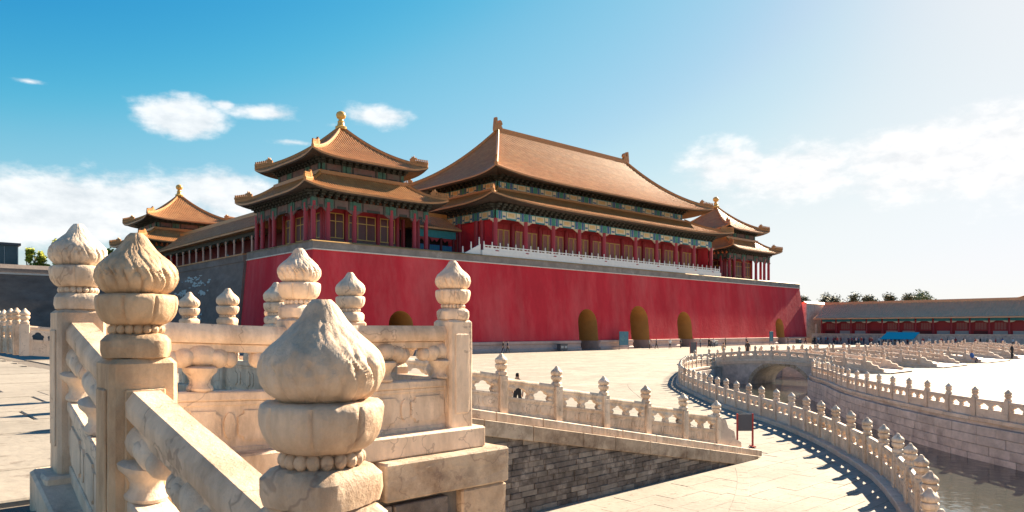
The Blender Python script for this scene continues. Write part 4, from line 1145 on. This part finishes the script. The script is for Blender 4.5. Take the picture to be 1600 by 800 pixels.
mb = MB(); mb.box(-1.0, 3, -24.2, 24, 0, 17.5-ZR); put('back_wall', mb.mesh('back_wall', 'red_dark'), ag)
mb = MB(); mb.box(-5.0, 5.0, -24.2, 24, 0, .9); put('platform', mb.mesh('platform', 'stone_block'), ag)
for k in range(14):
    mb = MB(); 
    for s, e in ((.25,1.0),(2.3,3.05)): mb.prism([(-23.6+3.35*k+s, 17.05-ZR),(-23.6+3.35*k+e, 17.05-ZR),(-23.6+3.35*k+(s if s < 1 else e), 16.45-ZR)], -4.2, -4.05, 'yz')
    put('bracket', mb.mesh('bracket', 'green_dark'), ag)
# low links between pavilions and hall
for x0, x1, lab in ((58.9,66.6,'low tiled link with teal beams and lattice between near pavilion and great hall'),(128.0,135.0,'low tiled link with teal beams between great hall and far pavilion')):
    lk = thing('link_gallery', lab, 'gallery', ((x0+x1)/2, 88.5, ZR)); L = (x1-x0)/2
    gable_roof(lk, 'roof', -L-.3, L+.3, -3.9, 3.9, 18.3-ZR, 20.6-ZR, 'x', .4)
    mb = MB(); mb.box(-L, L, -2.9, -2.6, 16.9-ZR, 18.0-ZR); put('beam', mb.mesh('beam', 'teal_paint'), lk)
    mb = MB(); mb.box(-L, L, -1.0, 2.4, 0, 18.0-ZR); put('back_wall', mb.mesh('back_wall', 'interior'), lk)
    n = 3
    for k in range(n+1): column(lk, (-L+.35+(2*L-.7)*k/n, -2.75, 0), 17.0-ZR, .2, 'red_dark')
    for k in range(n):
        a = -L+.6+(2*L-.7)*k/n; b = a+(2*L-.7)/n-.5
        window(lk, a, b, 1.0, 3.0, -2.6, 'x', 5, True, frame='blue_paint', pane='teal_paint', bar=.09)
        mb = MB(); mb.prism([(a,4.05),(b,4.05),(b-.5,3.45),((a+b)/2,3.8),(a+.5,3.45)], -2.72, -2.62, 'xz'); put('bracket', mb.mesh('bracket', 'red_paint'), lk)

# west gallery across the square
WG = (167.0, 20.0, 0)
wg = thing('side_gallery', 'long low red gallery on a raised platform closing the far side of the square', 'gallery', WG)
gable_roof(wg, 'roof', -2.9, 9.5, -95, 55.6, 5.85, 9.3, 'y', .55, 'tile_grey')
mb = MB(); mb.box(-4.6, 12, -95, 55.2, 0, 2.15); put('platform', mb.mesh('platform', 'stone_bank'), wg)
mb = MB(); mb.box(-4.75, -3.9, -95, 55.3, 2.15, 2.35); put('platform_edge', mb.mesh('platform_edge', 'marble_far'), wg)
mb = MB(); mb.box(0, 9, -95, 55.0, 2.15, 5.6); put('wall', mb.mesh('wall', 'red_paint'), wg)
for k in range(30):
    v = 54.4-3.35*k
    if v < -45: break
    column(wg, (-1.2,v,2.2), 3.1, .2)
    mb = MB(); mb.box(-1.35, -1.05, v-3.15, v-.2, 5.05, 5.6); mb.cur = 1
    mb.prism([(v-.2,5.05),(v-1.1,5.05),(v-.7,4.8),(v-.2,4.7)], -1.3, -1.15, 'yz'); mb.prism([(v-3.15,5.05),(v-2.25,5.05),(v-2.65,4.8),(v-3.15,4.7)], -1.3, -1.15, 'yz')
    put('painted_beam', mb.mesh('painted_beam', ['teal_paint','cream_paint']), wg)
    if k % 4 != 3: window(wg, v-2.7, v-.6, 3.2, 4.75, 0, 'y', 4, False, frame='red_paint', pane='lattice', bar=.08)
    mb = MB(); mb.box(-.12, .02, v-2.9, v-.4, 2.3, 3.0); put('panel', mb.mesh('panel', 'metal_grey' if k % 3 else 'red_dark'), wg)
# pale wall between gate and gallery
pw = tag(put('garden_wall', None, loc=(166, 78, 0)), 'pale grey wall closing the gap between the red platform and the low gallery', 'wall')
mb = MB(); mb.box(-1.5, 14, -.6, .6, 0, 9.4); put('wall_body', mb.mesh('wall_body', 'stone_bank'), pw)
mb = MB(); mb.prism([(-.9,9.4),(0,9.9),(.9,9.4)], -1.6, 14, 'yz'); put('coping', mb.mesh('coping', 'tile_grey'), pw)
mb = MB(); mb.box(-1.9,-1.55,-3.2,-2.8,0,4.6); put('gate_post', mb.mesh('gate_post','marble_far'), pw)
# small hall far behind the gallery
fh = thing('far_hall', 'small hall roof with ridge ornaments peeping above the low red gallery', 'hall', (195, 33, 0))
mb = MB(); mb.box(-5, 5, -8, 8, 0, 9.6); put('wall', mb.mesh('wall', 'plinth'), fh)
roof('roof', fh, (0,0,0), (0,0), 7.2, 10.0, 9.2, .12, 5.5, 11.9, .5, (5,8), 9.5, rib=.5, ridge=False, tile='tile_grey', hip_w=.4, figures=False)
mb = MB(); mb.box(-.3, .3, -5.7, 5.7, 11.7, 12.3)
for s in (-5.6, -1.5, 1.5, 5.6): mb.box(-.25, .25, s-.45, s+.45, 12.3, 12.9, .5)
put('main_ridge', mb.mesh('main_ridge', 'tile_grey'), fh)

# ------------------------------------------------------------------ background left: glass building and trees
gb = thing('glass_building', 'dark blue glass building showing above the city wall', 'building', (19.3, 176, 0))
mb = MB(); mb.box(-38, 4.5, 0, 16, 0, 20.4); put('facade', mb.mesh('facade', 'glass_blue'), gb)
for k in range(20):
    mb = MB(); mb.box(-37.5+2.2*k, -37.4+2.2*k, -.12, -.01, 0, 20.2); put('mullion', mb.mesh('mullion', 'metal_grey'), gb)
mb = MB(); mb.box(-38.4, 4.9, -.5, 16.4, 20.4, 20.9); put('roof', mb.mesh('roof', 'sign_grey'), gb)
def tree(name, loc, h, rad, leaf, label, group, seed, tall=1.0, n=1700, size=.5):
    rnd = random.Random(seed); t = thing(name, label, 'tree', loc, 0, group)
    mb = MB(); mb.tube([(0,0,0),(.1,.05,h*.3),(0,.1,h*.62),(0,0,h*.85)], [h*.03,h*.024,h*.015,h*.005], 8)
    for k in range(7):
        a = rnd.random()*6.28; z = h*(.35+.06*k); mb.tube([(0,0,z),(math.cos(a)*rad*.45, math.sin(a)*rad*.45, z+h*.12),(math.cos(a)*rad*.8, math.sin(a)*rad*.8, z+h*.2)], [h*.012,h*.008,h*.003], 5)
    put('trunk', mb.mesh('trunk', 'bark'), t)
    cl = []
    for k in range(34):
        a = rnd.random()*6.28; u = rnd.random(); zz = h*(.50+.47*u); rr = rad*(1.0-.8*max(0,u-.3)/.7)*rnd.uniform(.1,.8)
        cl.append((math.cos(a)*rr, math.sin(a)*rr, zz, rad*rnd.uniform(.22,.42)))
    mb = MB()
    for k in range(n):
        x, y, z, r = rnd.choice(cl); d = Vector((rnd.gauss(0,1), rnd.gauss(0,1), rnd.gauss(0,.8))).normalized()*r*rnd.random()**.5
        p = Vector((x,y,z))+d; a = Vector((rnd.gauss(0,1),rnd.gauss(0,1),rnd.gauss(0,1))).normalized(); b = a.orthogonal().normalized()
        s = size*rnd.uniform(.5,1.1)
        mb.add([p-a*s, p-b*s*.5, p+a*s, p+b*s*.5], [(0,1,2,3)])
    put('crown', mb.mesh('crown', leaf, fix=False), t); return t
for i, (x, y, h, r) in enumerate([(23.2,158,18.6,2.0),(25.4,161,18.6,2.2),(27.6,158,20.4,2.5),(30.0,160,20.0,2.5),(33.0,158,20.6,2.6),(36.5,160,19.6,2.4)]):
    tree('tree', (x,y,0), h, r, 'leaf_yellow', ['yellow-green tree behind the city wall, next to the dark glass building','yellow-green tree behind the city wall, second from the dark glass building','tall yellow-green tree behind the city wall, third from the dark glass building','yellow-green tree behind the city wall, fourth from the dark glass building','tallest yellow-green tree behind the city wall, fifth from the glass building','yellow-green tree behind the city wall, farthest from the glass building'][i], 'trees behind the city wall', 40+i, size=.36, n=2600)
for i, (x, y, h, r) in enumerate([(186,97,12.4,4.0),(189,93,13.0,4.2),(187,89,12.0,4.0),(192,85,12.4,4.2),(188,81,11.9,4.0),(191,77,12.4,3.6),(190,73,11.8,3.8),(192,69,12.2,3.2),(190,64,11.8,3.4)]):
    tree('tree', (x,y,0), h, r, 'leaf_green', 'dark green treetop rising behind the low gallery roof beside the red wall', 'trees behind the low gallery', 60+i, n=2600, size=.34)
tree('tree', (205,66,0), 13.0, 5.5, 'leaf_pale', 'pale rounded treetop above the middle of the low gallery roof', None, 80, n=1500, size=.45)

# ------------------------------------------------------------------ signs, bins, canopy
def board(loc, w, h, ph, post_m, panel_m, label, rz):
    s = thing('information_board', label, 'sign', loc, rz)
    for k in (-1, 1):
        mb = MB(); mb.box(k*w/2-.022, k*w/2+.022, -.022, .022, 0, h); mb.box(k*w/2-.05, k*w/2+.05, -.16, .16, 0, .03); put('leg', mb.mesh('leg', post_m), s)
    mb = MB(); mb.cbox(-w/2+.024, w/2-.024, -.018, .018, h-ph, h-.02, .004); put('panel', mb.mesh('panel', panel_m), s)
FACE = -math.asin(.674)
board((18.7,10.6,.03), .44, .95, .5, 'red_post', 'sign_grey', 'small dark notice board on two red legs at the foot of the ramp', FACE)
board((70.6,46.5,0), .75, 1.9, 1.3, 'red_post', 'sign_grey', 'dark notice board on red legs standing in the square before the arches', FACE)
board((93.8,75.2,0), 2.4, 3.0, 2.3, 'sign_grey', 'sign_blue', 'tall blue display board between two arches of the red wall', 0)
board((143.5,75.2,0), 1.6, 2.9, 2.2, 'sign_grey', 'sign_blue', 'narrow blue display board near the smallest far arch', 0)
def bin_(loc, w, label):
    b = thing('litter_bin', label, 'bin', loc)
    mb = MB(); mb.cbox(-w/2, w/2, -.4, .4, .08, 1.0, .03); put('body', mb.mesh('body', 'sign_grey'), b)
    mb = MB(); mb.cbox(-w/2-.06, w/2+.06, -.46, .46, 1.002, 1.12, .03); put('lid', mb.mesh('lid', 'asphalt_grey'), b)
    for k in (-1, 1):
        q = MB(); q.cbox(k*w/4-w*.17, k*w/4+w*.17, -.42, -.402, .45, .8, .004); put('flap', q.mesh('flap', 'metal_grey'), b)
bin_((79.3,75.5,0), 1.6, 'double dark litter bin at the foot of the red wall before the first large arch')
bin_((120.5,75.0,0), 2.2, 'wide dark litter bin at the foot of the red wall past the third large arch')
bin_((155.5,75.0,0), 1.3, 'dark litter bin at the red wall beside the smallest far arch')
cn = thing('canopy', 'bright blue sloping canopy before the low gallery', 'canopy', (150, 52, 0))
mb = MB(); mb.prism([(-1.8,1.35),(-1.8,1.42),(1.9,2.75),(1.9,2.66)], -3.0, 3.0, 'xz'); put('awning', mb.mesh('awning', 'tarp'), cn)
for x, z in ((-1.7,1.36),(1.8,2.62)):
    for y in (-2.9,2.9):
        mb = MB(); mb.box(x-.04, x+.04, y-.04, y+.04, 0, z); put('pole', mb.mesh('pole', 'metal_grey'), cn)

# ------------------------------------------------------------------ people
def skin_body(joints, edges, radii):
    me = bpy.data.meshes.new('person'); me.from_pydata(joints, edges, []); o = bpy.data.objects.new('person_tmp', me); COL.objects.link(o)
    m = o.modifiers.new('s', 'SKIN'); m.use_smooth_shade = True; m.branch_smoothing = .6
    for i, r in enumerate(radii): me.skin_vertices[0].data[i].radius = (r, r)
    for i in range(len(joints)): me.skin_vertices[0].data[i].use_root = (i == 0)
    ss = o.modifiers.new('d', 'SUBSURF'); ss.levels = 1
    dg = bpy.context.evaluated_depsgraph_get(); out = bpy.data.meshes.new_from_object(o.evaluated_get(dg))
    bpy.data.objects.remove(o); return out
def body(pose):
    """standing, walking or sitting figure 1.7 m tall, facing -y"""
    st_ = {'stand': (.0,.0,.02,-.02), 'walk': (.28,-.26,.16,-.18), 'sit': (0,0,.05,.05)}[pose]
    dz = 0 if pose != 'sit' else -.44
    J = [(0,0,.95+dz),(0,-.01,1.18+dz),(0,0,1.40+dz),(0,0,1.50+dz),(0,-.02,1.60+dz),(0,-.015,1.70+dz)]; Rr = [.15,.135,.14,.055,.10,.075]
    E = [(0,1),(1,2),(2,3),(3,4),(4,5)]
    for s, f, a in ((-1, st_[0], st_[3]), (1, st_[1], st_[2])):
        i = len(J)
        if pose == 'sit': J += [(s*.10,-.05,.90+dz),(s*.12,-.45,.50),(s*.12,-.42,.08),(s*.12,-.56,.04)]
        else: J += [(s*.09,0,.88),(s*.10,-f*.5-.02,.48),(s*.10,-f*.85+(.06 if f < 0 else 0),.08),(s*.10,-f*.85-.14,.04)]
        Rr += [.10,.068,.046,.04]; E += [(0,i),(i,i+1),(i+1,i+2),(i+2,i+3)]
        i = len(J); J += [(s*.19,0,1.38+dz),(s*.25,-a*.5,1.10+dz),(s*.24,-a*1.4-.06,.86+dz),(s*.235,-a*1.5-.09,.77+dz)]
        Rr += [.062,.046,.036,.034]; E += [(2,i),(i,i+1),(i+1,i+2),(i+2,i+3)]
    return skin_body(J, E, Rr)
POSE = {p: body(p) for p in ('stand','walk','sit')}
def person_mesh(pose, top, leg):
    key = (pose, top, leg)
    if key in BAYS: return BAYS[key]
    me = POSE[pose].copy(); me.name = 'person'; me.materials.clear(); dz = -.44 if pose == 'sit' else 0
    for m in (top, leg, 'skin', 'hair', 'shoe'): me.materials.append(M[m])
    for p in me.polygons:
        c = p.center; p.use_smooth = True
        if c.z > 1.63+dz or (c.z > 1.53+dz and c.y > .02): p.material_index = 3
        elif c.z > 1.45+dz: p.material_index = 2
        elif abs(c.x) > .16 and c.z < 1.08+dz and c.z > .7+dz: p.material_index = 2
        elif c.z > .96+dz: p.material_index = 0
        elif c.z < .09: p.material_index = 4
        else: p.material_index = 1
    BAYS[key] = me; return me
def person(loc, rz, pose, top, leg, label, sc=1.0, group=None):
    return tag(put('person', person_mesh(pose, top, leg), None, loc, rz, (sc,sc,sc)), label, 'person', group)
person((18.9,20.4,0), 2.2, 'walk', 'cloth_black', 'cloth_black', 'person in black walking just beyond the ramp balustrade')
person((65.7,73.8,0), 1.2, 'walk', 'cloth_black', 'cloth_navy', 'person in black walking beside another near the bare stretch of red wall', group=None)
person((66.6,73.9,0), 1.2, 'walk', 'cloth_navy', 'cloth_black', 'person in dark navy walking beside another near the bare stretch of red wall')
person((98.6,73.6,0), .4, 'stand', 'cloth_grey', 'cloth_black', 'person in grey standing at the left jamb of the tallest arch')
person((99.8,73.0,0), .8, 'walk', 'cloth_navy', 'cloth_black', 'person in navy walking in front of the tallest arch')
person((101.6,71.5,0), -1.2, 'walk', 'cloth_white', 'cloth_black', 'person in white top walking in front of the tallest arch')
person((107.6,73.5,0), .2, 'stand', 'cloth_black', 'cloth_black', 'lone person in black standing between the tallest arch and the next')
person((113.4,73.2,0), .2, 'stand', 'cloth_grey', 'cloth_navy', 'person in grey standing inside the third large arch')
person((114.4,72.0,0), 1.4, 'walk', 'cloth_black', 'cloth_black', 'person in black walking before the third large arch')
person((115.3,71.6,0), -1.3, 'walk', 'cloth_white', 'cloth_navy', 'person in white walking before the third large arch')
person((123.6,74.2,0), .3, 'stand', 'cloth_black', 'cloth_black', 'person in black standing beside the wide litter bin')
person((128.4,72.5,0), 1.0, 'walk', 'cloth_navy', 'cloth_grey', 'person in navy walking along the red wall past the wide litter bin')
person((146.5,73.0,0), .6, 'stand', 'cloth_black', 'cloth_black', 'person in black standing near the narrow blue display board')
person((158.5,73.0,0), .6, 'walk', 'cloth_black', 'cloth_grey', 'person in black walking by the corner of the red wall')
person((161.0,72.4,0), .6, 'walk', 'cloth_navy', 'cloth_black', 'person in navy walking by the corner of the red wall')
person((59.4,33.4,deck_z(33.4)+.0), 1.5, 'stand', 'cloth_black', 'cloth_black', 'person in black standing on the first bridge')
person((59.0,35.6,deck_z(35.6)), 1.5, 'walk', 'cloth_tan', 'cloth_white', 'person in pale clothes walking on the first bridge')
person((81.6,21.6,.0), -.3, 'sit', 'cloth_blue', 'cloth_navy', 'person in blue sitting against the end of a bridge rail')
person((95.2,21.3,0), -.3, 'stand', 'cloth_black', 'cloth_black', 'person in black standing by the end of the fourth bridge rail')
for x, y, t, lab in ((43.2,103.5,'cloth_cyan','person in bright blue at the gallery near the corner pavilion'),(43.2,114.5,'cloth_cyan','person in bright blue further along the gallery'),(43.2,118.8,'cloth_white','person in white further along the gallery'),
                     (43.4,109.3,'cloth_grey','person in grey between the two in bright blue on the gallery')):
    person((x,y,ZR+.9), -1.57, 'stand', t, 'cloth_navy', lab)
rnd = random.Random(8); tops = ['cloth_black','cloth_blue','cloth_red','cloth_white','cloth_cyan','cloth_navy','cloth_tan','cloth_red']
for k in range(64):
    y = rnd.uniform(34, 73) if k > 34 else rnd.uniform(54, 74)
    person((rnd.uniform(155.5,161.3), y, 0), rnd.uniform(0,6.28), rnd.choice(['stand','walk']), rnd.choice(tops), rnd.choice(['cloth_black','cloth_navy','cloth_grey']),
           'visitor in the small distant crowd along the foot of the low gallery platform', rnd.uniform(.93,1.05), 'crowd before the low gallery')
print('objects', len(bpy.data.objects), 'tris', sum(len(m.polygons) for m in bpy.data.meshes)*2)
